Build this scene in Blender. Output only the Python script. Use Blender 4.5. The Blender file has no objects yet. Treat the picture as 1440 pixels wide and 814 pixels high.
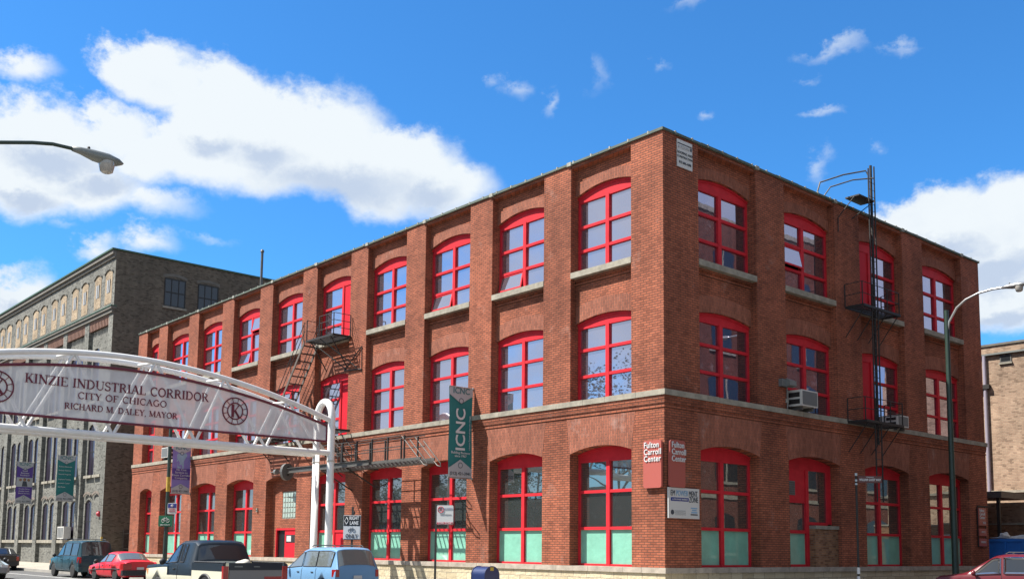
import bpy, bmesh, math, random
from mathutils import Vector, Matrix
random.seed(7)
sc = bpy.context.scene
COL = sc.collection
R = math.radians

# ------------------------------------------------------------------ camera
cam_d = bpy.data.cameras.new("camera")
cam = bpy.data.objects.new("camera", cam_d)
COL.objects.link(cam)
YAW, PIT, ROL = 0.8526, 0.1086, 0.0106
CAM = Vector((22.2671, -26.2959, 1.5302))
FPX, PCY = 1427.49, 615.69
fw = Vector((-math.sin(YAW)*math.cos(PIT), math.cos(YAW)*math.cos(PIT), math.sin(PIT)))
r0 = Vector((math.cos(YAW), math.sin(YAW), 0)); u0 = r0.cross(fw)
rt = math.cos(ROL)*r0 + math.sin(ROL)*u0
up = -math.sin(ROL)*r0 + math.cos(ROL)*u0
m = Matrix((rt, up, -fw)).transposed().to_4x4(); m.translation = CAM
cam.matrix_world = m
cam_d.sensor_width = 36; cam_d.lens = FPX/1440*36
cam_d.shift_y = (PCY-407)/1440
cam_d.clip_start = 0.1; cam_d.clip_end = 5000
sc.camera = cam
def pxdir(px, py):
    return (fw + (px-720)/FPX*rt - (py-PCY)/FPX*up).normalized()

# ------------------------------------------------------------------ light
SUN_TO = Vector((-0.87, -1.15, 1.92)).normalized()       # towards the sun
SUN_EL = math.asin(SUN_TO.z); SUN_AZ = math.atan2(SUN_TO.x, SUN_TO.y)
sd = bpy.data.lights.new("sun", 'SUN'); so = bpy.data.objects.new("sun", sd); COL.objects.link(so)
sd.energy = 5.0; sd.angle = R(0.5); sd.color = (1.0, 0.95, 0.87)
so.rotation_euler = SUN_TO.to_track_quat('Z', 'Y').to_euler()
so.location = (-30, -40, 60)
sc.view_settings.view_transform = 'Standard'; sc.view_settings.look = 'None'
sc.view_settings.exposure = 1.3; sc.view_settings.gamma = 1.0
sc.view_settings.use_curve_mapping = False
SKY_STRENGTH = 0.065
SKY_TINT = (0.38, 0.94, 1.36, 1)

def build_world():
    w = bpy.data.worlds.new("World"); sc.world = w; w.use_nodes = True
    nt = w.node_tree; N = nt.nodes; Lk = nt.links
    for n in list(N): N.remove(n)
    out = N.new('ShaderNodeOutputWorld'); bg = N.new('ShaderNodeBackground')
    bg.inputs['Strength'].default_value = SKY_STRENGTH
    Lk.new(bg.outputs[0], out.inputs[0])
    sky = N.new('ShaderNodeTexSky'); sky.sky_type = 'NISHITA'; sky.sun_disc = False
    sky.sun_elevation = SUN_EL; sky.sun_rotation = SUN_AZ
    sky.air_density = 1.0; sky.dust_density = 0.25; sky.ozone_density = 3.5
    tint = N.new('ShaderNodeMix'); tint.data_type = 'RGBA'; tint.blend_type = 'MULTIPLY'
    tint.inputs[0].default_value = 1; tint.inputs[7].default_value = SKY_TINT
    Lk.new(sky.outputs[0], tint.inputs[6])
    tc = N.new('ShaderNodeTexCoord')
    def mth(op, a, b=None, c=None, clamp=False):
        n = N.new('ShaderNodeMath'); n.operation = op; n.use_clamp = clamp
        for i, v in enumerate((a, b, c)):
            if v is None: continue
            if isinstance(v, (int, float)): n.inputs[i].default_value = v
            else: Lk.new(v, n.inputs[i])
        return n.outputs[0]
    nrm = N.new('ShaderNodeVectorMath'); nrm.operation = 'NORMALIZE'; Lk.new(tc.outputs['Generated'], nrm.inputs[0])
    def noise(scale, detail, rough, off=0.0):
        mp = N.new('ShaderNodeMapping'); mp.inputs['Location'].default_value = (off, off*1.7, off*0.6)
        mp.inputs['Scale'].default_value = (1, 1, 1.35)
        Lk.new(nrm.outputs[0], mp.inputs[0])
        n = N.new('ShaderNodeTexNoise'); n.inputs['Scale'].default_value = scale
        n.inputs['Detail'].default_value = detail; n.inputs['Roughness'].default_value = rough
        Lk.new(mp.outputs[0], n.inputs['Vector']); return n.outputs['Fac']
    sep = N.new('ShaderNodeSeparateXYZ'); Lk.new(nrm.outputs[0], sep.inputs[0])
    # azimuth measured from the (-x,+y) diagonal so that the wrap lies far away
    ax = mth('ADD', mth('MULTIPLY', sep.outputs[0], 0.7071), mth('MULTIPLY', sep.outputs[1], 0.7071))
    ay = mth('ADD', mth('MULTIPLY', sep.outputs[0], -0.7071), mth('MULTIPLY', sep.outputs[1], 0.7071))
    az0 = mth('ARCTAN2', ax, ay); el0 = mth('ARCSINE', sep.outputs[2])
    big = noise(4.5, 3, 0.5, 3.1); mid = noise(14, 6, 0.62, 8.3); fine = noise(42, 7, 0.66, 1.3); mid2 = noise(11, 5, 0.6, 21.0)
    az = mth('ADD', az0, mth('MULTIPLY', mth('SUBTRACT', mid, 0.5), 0.075))
    el = mth('ADD', el0, mth('MULTIPLY', mth('SUBTRACT', mid2, 0.5), 0.05))
    az = mth('ADD', az, mth('MULTIPLY', mth('SUBTRACT', fine, 0.5), 0.028))
    el = mth('ADD', el, mth('MULTIPLY', mth('SUBTRACT', fine, 0.5), -0.022))
    def azel(px, py):
        d = pxdir(px, py)
        X = (d.x+d.y)*0.7071; Y = (-d.x+d.y)*0.7071
        return math.atan2(X, Y), math.asin(d.z)
    solid = [(225,110,85,55),(330,165,115,85),(300,215,150,62),(440,195,120,85),(480,225,150,60),(560,235,110,62),(615,262,85,46),
             (575,275,60,30),(395,150,60,45),(470,240,130,48),(380,238,110,45),(545,268,110,42),(655,258,48,34),(200,225,70,48),
             (60,205,120,72),(30,245,110,62),(120,262,110,42),(215,288,72,18),(150,190,80,50),
             (45,98,44,24),(25,415,65,45),(138,352,36,20),(216,344,36,18),
             (1330,310,90,56),(1420,320,110,78),(1270,330,60,34),(1430,415,90,52),(1380,385,90,60)]
    soft = [(725,120,32,20,.62),(778,138,16,24,.6),(982,158,18,10,.55),(1175,70,60,13,.62),(1262,65,32,12,.5),(1158,158,30,11,.62),
            (1157,240,24,30,.6),(300,338,50,10,.42),(925,95,15,12,.32),(1225,210,20,14,.35),(840,105,18,30,.28),(975,8,25,14,.45),(90,312,30,12,.4),(1140,105,26,8,.3),(690,115,14,12,.4)]
    def blob(px, py, rx, ry):
        a, e = azel(px, py); a1, _ = azel(px+rx, py); _, e1 = azel(px, py-ry)
        u = mth('DIVIDE', mth('SUBTRACT', az, a), abs(a1-a)); v = mth('DIVIDE', mth('SUBTRACT', el, e), abs(e1-e))
        q = mth('SQRT', mth('ADD', mth('MULTIPLY', u, u), mth('MULTIPLY', v, v)))
        return mth('SUBTRACT', 1.0, q), v
    dens = None; under = None
    for b in solid:
        q, v = blob(*b)
        q = mth('MULTIPLY', q, min(b[3], 60)/45.0)
        dens = q if dens is None else mth('SMOOTH_MAX', dens, q, 0.12)
    edge = mth('ADD', dens, mth('ADD', mth('MULTIPLY', mth('SUBTRACT', fine, 0.5), 0.5), mth('MULTIPLY', mth('SUBTRACT', mid, 0.5), 0.9)))
    cs = N.new('ShaderNodeMapRange'); cs.interpolation_type = 'SMOOTHSTEP'
    Lk.new(edge, cs.inputs['Value']); cs.inputs['From Min'].default_value = -0.14; cs.inputs['From Max'].default_value = 0.52
    mask = cs.outputs[0]
    for b in soft:
        q, v = blob(*b[:4])
        c2 = N.new('ShaderNodeMapRange'); c2.interpolation_type = 'SMOOTHSTEP'
        q = mth('ADD', q, mth('MULTIPLY', mth('SUBTRACT', fine, 0.5), 1.4))
        Lk.new(q, c2.inputs['Value']); c2.inputs['From Min'].default_value = -0.05; c2.inputs['From Max'].default_value = 1.25; c2.inputs['To Max'].default_value = b[4]*0.8
        mask = mth('MAXIMUM', mask, c2.outputs[0])
    # scattered clouds in the rest of the sky (behind and beside the camera)
    away = N.new('ShaderNodeMapRange'); away.interpolation_type = 'SMOOTHSTEP'
    Lk.new(mth('ABSOLUTE', az0), away.inputs['Value']); away.inputs['From Min'].default_value = 0.95; away.inputs['From Max'].default_value = 1.25
    gc = N.new('ShaderNodeMapRange'); gc.interpolation_type = 'SMOOTHSTEP'
    Lk.new(mth('ADD', big, mth('MULTIPLY', mth('SUBTRACT', mid, 0.5), 0.35)), gc.inputs['Value'])
    gc.inputs['From Min'].default_value = 0.27; gc.inputs['From Max'].default_value = 0.55; gc.inputs['To Max'].default_value = 0.9
    far_mask = mth('MULTIPLY', away.outputs[0], gc.outputs[0])
    mask = mth('MAXIMUM', mask, far_mask)
    # cloud colour: white billows with greyer undersides
    grey = None
    for b in [(480,262,170,40),(380,225,90,36),(600,275,80,30),(300,205,60,30),(70,225,100,30),(150,262,90,24),(40,275,60,20),(1400,380,110,34),(1330,350,70,26),(1430,440,80,22),(40,430,50,20)]:
        qg, vg = blob(*b); qg = mth('MAXIMUM', qg, 0.0); grey = qg if grey is None else mth('MAXIMUM', grey, qg)
    sh = mth('ADD', mth('MULTIPLY', grey, 1.5), mth('ADD', mth('MULTIPLY', mth('SUBTRACT', mid2, 0.5), 1.1), mth('MULTIPLY', mth('SUBTRACT', big, 0.45), 0.9)))
    sh = mth('ADD', sh, mth('MULTIPLY', mth('SUBTRACT', fine, 0.5), 0.5))
    lowa = mth('MULTIPLY', mth('SUBTRACT', 0.34, el0), 0.35)
    shn = N.new('ShaderNodeMapRange'); shn.interpolation_type = 'SMOOTHSTEP'
    Lk.new(mth('ADD', mth('ADD', sh, lowa), mth('MULTIPLY', away.outputs[0], 0.55)), shn.inputs['Value']); shn.inputs['From Min'].default_value = 0.0; shn.inputs['From Max'].default_value = 1.25
    cc = N.new('ShaderNodeMix'); cc.data_type = 'RGBA'
    Lk.new(shn.outputs[0], cc.inputs[0]); cc.inputs[6].default_value = (5.5, 5.9, 6.2, 1); cc.inputs[7].default_value = (3.5, 4.15, 5.2, 1)
    mx = N.new('ShaderNodeMix'); mx.data_type = 'RGBA'
    Lk.new(mask, mx.inputs[0]); Lk.new(tint.outputs[2], mx.inputs[6]); Lk.new(cc.outputs[2], mx.inputs[7])
    Lk.new(mx.outputs[2], bg.inputs['Color'])
build_world()

# ------------------------------------------------------------------ materials
ALB = 0.62
def mat(name, col=(0.5,0.5,0.5), rough=0.7, metal=0.0, spec=0.5, coat=0.0, noise=0.0, nscale=6.0, bump=0.0, bscale=40.0, grime=None):
    col = tuple(c*ALB for c in col)
    m_ = bpy.data.materials.new(name); m_.use_nodes = True
    nt = m_.node_tree; b = nt.nodes['Principled BSDF']
    b.inputs['Base Color'].default_value = (*col, 1); b.inputs['Roughness'].default_value = rough
    b.inputs['Metallic'].default_value = metal; b.inputs['Specular IOR Level'].default_value = spec
    b.inputs['Coat Weight'].default_value = coat; b.inputs['Coat Roughness'].default_value = 0.06
    if noise or bump:
        tc = nt.nodes.new('ShaderNodeTexCoord')
    if noise:
        n = nt.nodes.new('ShaderNodeTexNoise'); n.inputs['Scale'].default_value = nscale; n.inputs['Detail'].default_value = 6
        n.inputs['Roughness'].default_value = 0.65
        nt.links.new(tc.outputs['Object'], n.inputs['Vector'])
        mr = nt.nodes.new('ShaderNodeMapRange'); mr.inputs['From Min'].default_value = 0.3; mr.inputs['From Max'].default_value = 0.7
        mr.inputs['To Min'].default_value = 1-noise; mr.inputs['To Max'].default_value = 1+noise
        nt.links.new(n.outputs['Fac'], mr.inputs['Value'])
        mm = nt.nodes.new('ShaderNodeMix'); mm.data_type = 'RGBA'; mm.blend_type = 'MULTIPLY'; mm.inputs[0].default_value = 1
        mm.inputs[6].default_value = (*col, 1); nt.links.new(mr.outputs[0], mm.inputs[7])
        nt.links.new(mm.outputs[2], b.inputs['Base Color'])
    if bump:
        n2 = nt.nodes.new('ShaderNodeTexNoise'); n2.inputs['Scale'].default_value = bscale; n2.inputs['Detail'].default_value = 5
        nt.links.new(tc.outputs['Object'], n2.inputs['Vector'])
        bp = nt.nodes.new('ShaderNodeBump'); bp.inputs['Strength'].default_value = bump; bp.inputs['Distance'].default_value = 0.03
        nt.links.new(n2.outputs['Fac'], bp.inputs['Height']); nt.links.new(bp.outputs[0], b.inputs['Normal'])
    return m_

def brick_mat(name, c1, c2, mortar, bw=0.21, bh=0.072, ms=0.011, vertical=False, patch=(0.5,0.5,0.5), patch_amt=0.35, stain=0.45, seed=0.0, zfade=None, dark_amt=0.5):
    m_ = bpy.data.materials.new(name); m_.use_nodes = True
    nt = m_.node_tree; N = nt.nodes; L = nt.links; b = N['Principled BSDF']
    b.inputs['Roughness'].default_value = 0.88; b.inputs['Specular IOR Level'].default_value = 0.25
    tc = N.new('ShaderNodeTexCoord'); sp = N.new('ShaderNodeSeparateXYZ'); L.new(tc.outputs['Object'], sp.inputs[0])
    ad = N.new('ShaderNodeMath'); ad.operation = 'ADD'; L.new(sp.outputs[0], ad.inputs[0]); L.new(sp.outputs[1], ad.inputs[1])
    cb = N.new('ShaderNodeCombineXYZ')
    if vertical: L.new(sp.outputs[2], cb.inputs[0]); L.new(ad.outputs[0], cb.inputs[1])
    else: L.new(ad.outputs[0], cb.inputs[0]); L.new(sp.outputs[2], cb.inputs[1])
    br = N.new('ShaderNodeTexBrick'); L.new(cb.outputs[0], br.inputs['Vector'])
    br.inputs['Color1'].default_value = (*c1, 1); br.inputs['Color2'].default_value = (*c2, 1); br.inputs['Mortar'].default_value = (*mortar, 1)
    br.inputs['Scale'].default_value = 1; br.inputs['Mortar Size'].default_value = ms; br.inputs['Mortar Smooth'].default_value = 0.35
    br.inputs['Brick Width'].default_value = bw; br.inputs['Row Height'].default_value = bh; br.inputs['Bias'].default_value = -0.1
    def noise(scale, det, off):
        mp = N.new('ShaderNodeMapping'); mp.inputs['Location'].default_value = (off+seed, off*2.1, off*.7); L.new(tc.outputs['Object'], mp.inputs[0])
        n = N.new('ShaderNodeTexNoise'); n.inputs['Scale'].default_value = scale; n.inputs['Detail'].default_value = det; n.inputs['Roughness'].default_value = 0.68
        L.new(mp.outputs[0], n.inputs['Vector']); return n.outputs['Fac']
    def rng(v, a, b_, c, d):
        r = N.new('ShaderNodeMapRange'); L.new(v, r.inputs['Value'])
        for k, x in zip(('From Min','From Max','To Min','To Max'), (a, b_, c, d)): r.inputs[k].default_value = x
        return r.outputs[0]
    def mix(f, a, b_, mode='MIX'):
        x = N.new('ShaderNodeMix'); x.data_type = 'RGBA'; x.blend_type = mode
        if isinstance(f, float): x.inputs[0].default_value = f
        else: L.new(f, x.inputs[0])
        for i, v in ((6, a), (7, b_)):
            if isinstance(v, tuple): x.inputs[i].default_value = (*v, 1)
            else: L.new(v, x.inputs[i])
        return x.outputs[2]
    # single bricks that fired darker or paler
    vo = N.new('ShaderNodeTexBrick'); L.new(cb.outputs[0], vo.inputs['Vector'])
    vo.inputs['Color1'].default_value = (0,0,0,1); vo.inputs['Color2'].default_value = (1,1,1,1); vo.inputs['Mortar'].default_value = (.5,.5,.5,1)
    vo.inputs['Scale'].default_value = 1; vo.inputs['Mortar Size'].default_value = 0.0; vo.inputs['Brick Width'].default_value = bw; vo.inputs['Row Height'].default_value = bh
    one = rng(vo.outputs['Color'], 0.80, 0.9, 0.0, dark_amt)
    col = mix(one, br.outputs['Color'], tuple(0.42*x for x in c1))
    big = rng(noise(0.35, 5, 1.0), 0.35, 0.68, 1-stain*0.55, 1+stain*0.35)
    col = mix(1.0, col, big, 'MULTIPLY')
    fine = rng(noise(3.2, 7, 5.0), 0.3, 0.7, 0.82, 1.15)
    col = mix(1.0, col, fine, 'MULTIPLY')
    pt = rng(noise(0.9, 8, 11.0), 0.60, 0.74, 0.0, patch_amt)
    col = mix(pt, col, patch)
    # vertical weather streaks
    mp = N.new('ShaderNodeMapping'); mp.inputs['Scale'].default_value = (2.2, 2.2, 0.16); L.new(tc.outputs['Object'], mp.inputs[0])
    st = N.new('ShaderNodeTexNoise'); st.inputs['Scale'].default_value = 1; st.inputs['Detail'].default_value = 5; L.new(mp.outputs[0], st.inputs['Vector'])
    col = mix(1.0, col, rng(st.outputs['Fac'], 0.3, 0.7, 0.86, 1.1), 'MULTIPLY')
    L.new(col, b.inputs['Base Color'])
    bp = N.new('ShaderNodeBump'); bp.inputs['Strength'].default_value = 0.55; bp.inputs['Distance'].default_value = 0.012
    L.new(rng(br.outputs['Fac'], 0, 1, 1, 0), bp.inputs['Height']); L.new(bp.outputs[0], b.inputs['Normal'])
    return m_

M = {}
M['brick'] = brick_mat("red_brick", (0.315,0.095,0.048), (0.250,0.072,0.038), (0.105,0.046,0.032), patch=(0.29,0.17,0.135), patch_amt=0.5, bw=0.26, bh=0.086, ms=0.016, dark_amt=0.4, stain=0.6)
M['arch'] = brick_mat("red_brick_upright", (0.275,0.095,0.056), (0.215,0.072,0.044), (0.13,0.066,0.050), vertical=True, patch=(0.31,0.21,0.18), patch_amt=0.55, seed=9, bw=0.24, bh=0.086, dark_amt=0.2, stain=0.35)
M['infill'] = brick_mat("brown_infill_brick", (0.279,0.139,0.066), (0.148,0.061,0.033), (0.180,0.131,0.098), seed=4)
M['grey'] = brick_mat("grey_common_brick", (0.178,0.176,0.156), (0.110,0.109,0.098), (0.155,0.155,0.140), patch=(0.29,0.285,0.255), patch_amt=0.55, seed=20, bw=0.24, bh=0.09, dark_amt=0.8)
M['arch_grey'] = mat("arch_grey_brick", (0.22,0.18,0.15), 0.9, noise=0.3, nscale=4)
M['grey_shade'] = brick_mat("shaded_grey_brick", (0.135,0.111,0.082), (0.082,0.067,0.051), (0.107,0.092,0.074), patch=(0.205,0.148,0.111), patch_amt=0.4, seed=22, bw=0.22, bh=0.085, ms=0.012, dark_amt=0.6, stain=0.25)  # grey brick again, darker and browner; the alley side's shade is in the colour
M['tan'] = brick_mat("tan_common_brick", (0.353,0.246,0.172), (0.271,0.172,0.119), (0.303,0.238,0.180), patch=(0.385,0.312,0.230), patch_amt=0.6, seed=31, bh=0.09)
M['tan_panel'] = brick_mat("tan_infill_brick", (0.361,0.283,0.189), (0.295,0.213,0.143), (0.287,0.230,0.164), seed=33, bh=0.09)
M['far_brick'] = brick_mat("far_red_brick", (0.15,0.048,0.032), (0.11,0.036,0.025), (0.08,0.04,0.03), seed=40)
M['stone'] = mat("limestone_trim", (0.36,0.33,0.265), 0.9, noise=0.32, nscale=2.6, bump=0.3, bscale=9)
M['ledge'] = mat("base_ledge_stone", (0.46,0.40,0.33), 0.9, noise=0.3, nscale=2.5, bump=0.3, bscale=9)
M['coping'] = mat("weathered_metal_coping", (0.10,0.13,0.10), 0.75, metal=0.0, noise=0.35, nscale=2)
M['clip'] = mat("pale_coping_clip", (0.36,0.36,0.31), 0.7, noise=0.3, nscale=8)
M['red'] = mat("red_window_paint", (0.72,0.030,0.045), 0.6, spec=0.15, noise=0.16, nscale=2.4)
M['redblind'] = mat("red_door_paint", (0.68,0.018,0.036), 0.6, spec=0.15, noise=0.07, nscale=1.2)
M['iron'] = mat("black_iron", (0.035,0.032,0.03), 0.6, metal=0.3, noise=0.3, nscale=9)
M['iron_grey'] = mat("galvanised_iron", (0.15,0.145,0.135), 0.55, metal=0.4, noise=0.25, nscale=5)
M['white'] = mat("white_gate_paint", (1.0,1.0,0.98), 0.45, coat=0.1, noise=0.06, nscale=2.5)
M['flange'] = mat("rust_stained_flange", (0.62,0.58,0.50), 0.6, noise=0.35, nscale=7)
M['maroon'] = mat("maroon_lettering", (0.17,0.010,0.035), 0.5)
M['asphalt'] = mat("asphalt", (0.13,0.13,0.127), 0.9, noise=0.3, nscale=0.9, bump=0.4, bscale=60)
M['concrete'] = mat("concrete_pavement", (0.46,0.43,0.38), 0.9, noise=0.16, nscale=0.7, bump=0.2, bscale=30)
M['kerb'] = mat("kerb_concrete", (0.40,0.38,0.34), 0.9, noise=0.2, nscale=1.5)
M['dirt'] = mat("ground_dirt", (0.16,0.14,0.10), 0.95, noise=0.3, nscale=0.3)
M['paint_yellow'] = mat("road_paint_yellow", (0.62,0.42,0.05), 0.8, noise=0.3, nscale=3)
M['paint_white'] = mat("road_paint_white", (0.7,0.7,0.68), 0.8, noise=0.25, nscale=3)
M['dark'] = mat("dark_interior", (0.03,0.03,0.033), 0.9)
M['floor'] = mat("interior_floor", (0.16,0.14,0.12), 0.9)
M['roof'] = mat("roof_felt", (0.09,0.09,0.09), 0.95, noise=0.2, nscale=1)
M['tyre'] = mat("tyre_rubber", (0.02,0.02,0.02), 0.85, noise=0.2, nscale=20)
M['rim'] = mat("alloy_rim", (0.55,0.55,0.56), 0.3, metal=0.9)
M['chrome'] = mat("chrome_trim", (0.75,0.75,0.76), 0.15, metal=1.0)
M['blacktrim'] = mat("black_plastic", (0.025,0.025,0.027), 0.55)
M['tail'] = mat("red_lamp_lens", (0.45,0.012,0.015), 0.2, coat=0.6)
M['amber'] = mat("amber_lamp_lens", (0.8,0.28,0.03), 0.2, coat=0.6)
M['headl'] = mat("headlamp_lens", (0.7,0.72,0.74), 0.08, coat=1.0)
M['green_pole'] = mat("dark_green_pole_paint", (0.022,0.05,0.035), 0.45, noise=0.2, nscale=6)
M['lampgrey'] = mat("lamp_housing_grey", (0.26,0.275,0.26), 0.45, metal=0.3, noise=0.1, nscale=6)
M['lampsilver'] = mat("bare_aluminium", (0.6,0.6,0.6), 0.35, metal=0.7)
M['lens'] = mat("prismatic_lens", (0.50,0.47,0.43), 0.2, coat=0.5)
M['teal'] = mat("teal_banner_cloth", (0.018,0.215,0.215), 0.75, noise=0.08, nscale=1.5)
M['bgrey'] = mat("pale_banner_cloth", (0.52,0.53,0.55), 0.75)
M['purple'] = mat("purple_banner_cloth", (0.115,0.055,0.33), 0.75, noise=0.08, nscale=1.5)
M['lilac'] = mat("lilac_banner_cloth", (0.30,0.24,0.62), 0.75, noise=0.12, nscale=2)
M['skyline'] = mat("pale_blue_print", (0.36,0.50,0.66), 0.75, noise=0.15, nscale=3)
M['letter_white'] = mat("white_lettering", (0.8,0.8,0.8), 0.5)
M['letter_dark'] = mat("dark_lettering", (0.05,0.06,0.08), 0.6)
M['letter_teal'] = mat("teal_lettering", (0.05,0.20,0.22), 0.6)
M['sign_red'] = mat("brick_red_sign", (0.48,0.115,0.09), 0.42)
M['sign_white'] = mat("white_sign_face", (0.72,0.72,0.70), 0.45)
M['sign_black'] = mat("black_sign_face", (0.02,0.02,0.022), 0.5)
M['sign_grey'] = mat("grey_sign_face", (0.62,0.63,0.64), 0.5)
M['sign_green'] = mat("green_sign_face", (0.01,0.16,0.075), 0.45)
M['sign_blue'] = mat("blue_sign_face", (0.03,0.05,0.28), 0.45)
M['sign_brown'] = mat("brown_sign_face", (0.13,0.035,0.03), 0.5)
M['light_blue'] = mat("light_blue_print", (0.25,0.45,0.68), 0.5)
M['signred2'] = mat("red_print", (0.6,0.03,0.06), 0.5)
M['ac'] = mat("air_conditioner_casing", (0.75,0.73,0.68), 0.5, noise=0.1, nscale=6)
M['ac_grille'] = mat("air_conditioner_grille", (0.17,0.18,0.18), 0.6)
M['bin_blue'] = mat("blue_container_paint", (0.02,0.20,0.68), 0.5, noise=0.15, nscale=3)
M['bag'] = mat("pale_rubbish", (0.72,0.68,0.60), 0.7, noise=0.3, nscale=5, bump=0.6, bscale=8)
M['mailblue'] = mat("mailbox_blue_paint", (0.018,0.035,0.13), 0.35, coat=0.4, noise=0.1, nscale=4)
M['pipe'] = mat("lilac_grey_pipe", (0.42,0.38,0.46), 0.5, metal=0.2)
M['aqua'] = mat("aqua_paper", (0.25,0.62,0.47), 0.6, noise=0.13, nscale=1.7, bump=1.0, bscale=2.2)
M['block'] = mat("glass_block", (0.48,0.60,0.55), 0.15, coat=0.6, noise=0.15, nscale=9)
M['grey_trim'] = mat("green_roof_edge", (0.05,0.12,0.07), 0.6)
M['soffit'] = mat("shadow_cornice", (0.19,0.175,0.15), 0.9, noise=0.2, nscale=2)  # cornice tone darkened in place of soffit shading; other trim shares it
M['corb'] = mat("red_corbel_brick", (0.28,0.15,0.11), 0.9, noise=0.3, nscale=4)
M['bark'] = mat("tree_bark", (0.10,0.075,0.05), 0.95, noise=0.3, nscale=6)

def leaf_mat(name, col):
    m_ = mat(name, col, 0.6, noise=0.4, nscale=1.2)
    return m_
M['leaf'] = leaf_mat("green_leaves", (0.055,0.10,0.03))
M['leaf2'] = leaf_mat("olive_leaves", (0.075,0.11,0.035))

def glass_mat(name, tint, refl, rough=0.015, base=(0.02,0.022,0.025), add=0.5):
    m_ = bpy.data.materials.new(name); m_.use_nodes = True; nt = m_.node_tree; N = nt.nodes; L = nt.links
    for n in list(N): N.remove(n)
    out = N.new('ShaderNodeOutputMaterial'); mx = N.new('ShaderNodeMixShader'); L.new(mx.outputs[0], out.inputs[0])
    d = N.new('ShaderNodeBsdfPrincipled'); d.inputs['Base Color'].default_value = (*base, 1); d.inputs['Roughness'].default_value = 0.3
    g = N.new('ShaderNodeBsdfGlossy'); g.inputs['Color'].default_value = (*tint, 1); g.inputs['Roughness'].default_value = rough
    lw = N.new('ShaderNodeLayerWeight'); lw.inputs['Blend'].default_value = 0.35
    mr = N.new('ShaderNodeMapRange'); L.new(lw.outputs['Facing'], mr.inputs['Value'])
    mr.inputs['To Min'].default_value = refl; mr.inputs['To Max'].default_value = min(1, refl+add)
    L.new(mr.outputs[0], mx.inputs[0]); L.new(d.outputs[0], mx.inputs[1]); L.new(g.outputs[0], mx.inputs[2])
    tc = N.new('ShaderNodeTexCoord'); n = N.new('ShaderNodeTexNoise'); n.inputs['Scale'].default_value = 1.1; n.inputs['Detail'].default_value = 2
    L.new(tc.outputs['Object'], n.inputs['Vector'])
    bp = N.new('ShaderNodeBump'); bp.inputs['Strength'].default_value = 0.03; bp.inputs['Distance'].default_value = 0.03
    L.new(n.outputs['Fac'], bp.inputs['Height']); L.new(bp.outputs[0], g.inputs['Normal'])
    return m_
M['glass'] = glass_mat("window_glass", (0.84,0.79,0.86), 0.42, base=(0.075,0.075,0.10), add=0.4)
M['glass_shade'] = glass_mat("shade_toned_glass", (0.74,0.70,0.88), 0.34, base=(0.022,0.022,0.032), add=0.4)  # darker violet copy of the pane glass; the wall's shade is in its tint
M['glass_low'] = glass_mat("ground_floor_glass", (0.80,0.84,0.84), 0.24, base=(0.03,0.036,0.036), add=0.4)
M['glass_dark'] = glass_mat("dark_window_glass", (0.5,0.55,0.62), 0.03, base=(0.01,0.012,0.014), add=0.10)
M['glass_purple'] = glass_mat("purplish_old_glass", (0.50,0.42,0.62), 0.07, base=(0.022,0.016,0.03), add=0.06)
M['glass_grey'] = mat("whitened_glass", (0.50,0.48,0.44), 0.35, noise=0.15, nscale=3)
M['carglass'] = glass_mat("car_glass", (0.7,0.75,0.8), 0.05, base=(0.008,0.009,0.011), add=0.30)
M['carglass2'] = glass_mat("clear_car_glass", (0.75,0.78,0.8), 0.10, base=(0.11,0.12,0.11), add=0.30)

def paint(name, col, metal=0.0):
    return mat(name, tuple(c*1.3 for c in col), 0.45, metal=metal, spec=0.3, coat=0.35, noise=0.05, nscale=2)

# perforated sheet of the gateway sign
pm = bpy.data.materials.new("perforated_sheet"); pm.use_nodes = True
_n = pm.node_tree.nodes; _l = pm.node_tree.links
for n in list(_n): _n.remove(n)
_o = _n.new('ShaderNodeOutputMaterial'); _m = _n.new('ShaderNodeMixShader'); _t = _n.new('ShaderNodeBsdfTransparent')
_d = _n.new('ShaderNodeBsdfDiffuse'); _d.inputs[0].default_value = (0.58,0.58,0.59,1)
_tr = _n.new('ShaderNodeBsdfTranslucent'); _tr.inputs[0].default_value = (0.6,0.6,0.62,1)
_tc = _n.new('ShaderNodeTexCoord'); _ns = _n.new('ShaderNodeTexNoise'); _ns.inputs['Scale'].default_value = 2.2; _ns.inputs['Detail'].default_value = 5
_l.new(_tc.outputs['Object'], _ns.inputs['Vector'])
_mr = _n.new('ShaderNodeMapRange'); _mr.inputs['From Min'].default_value = .3; _mr.inputs['From Max'].default_value = .7
_mr.inputs['To Min'].default_value = .72; _mr.inputs['To Max'].default_value = .88
_l.new(_ns.outputs['Fac'], _mr.inputs['Value']); _l.new(_mr.outputs[0], _m.inputs[0])
_l.new(_t.outputs[0], _m.inputs[1]); _l.new(_d.outputs[0], _m.inputs[2]); _l.new(_m.outputs[0], _o.inputs[0])
M['mesh'] = pm

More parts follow.
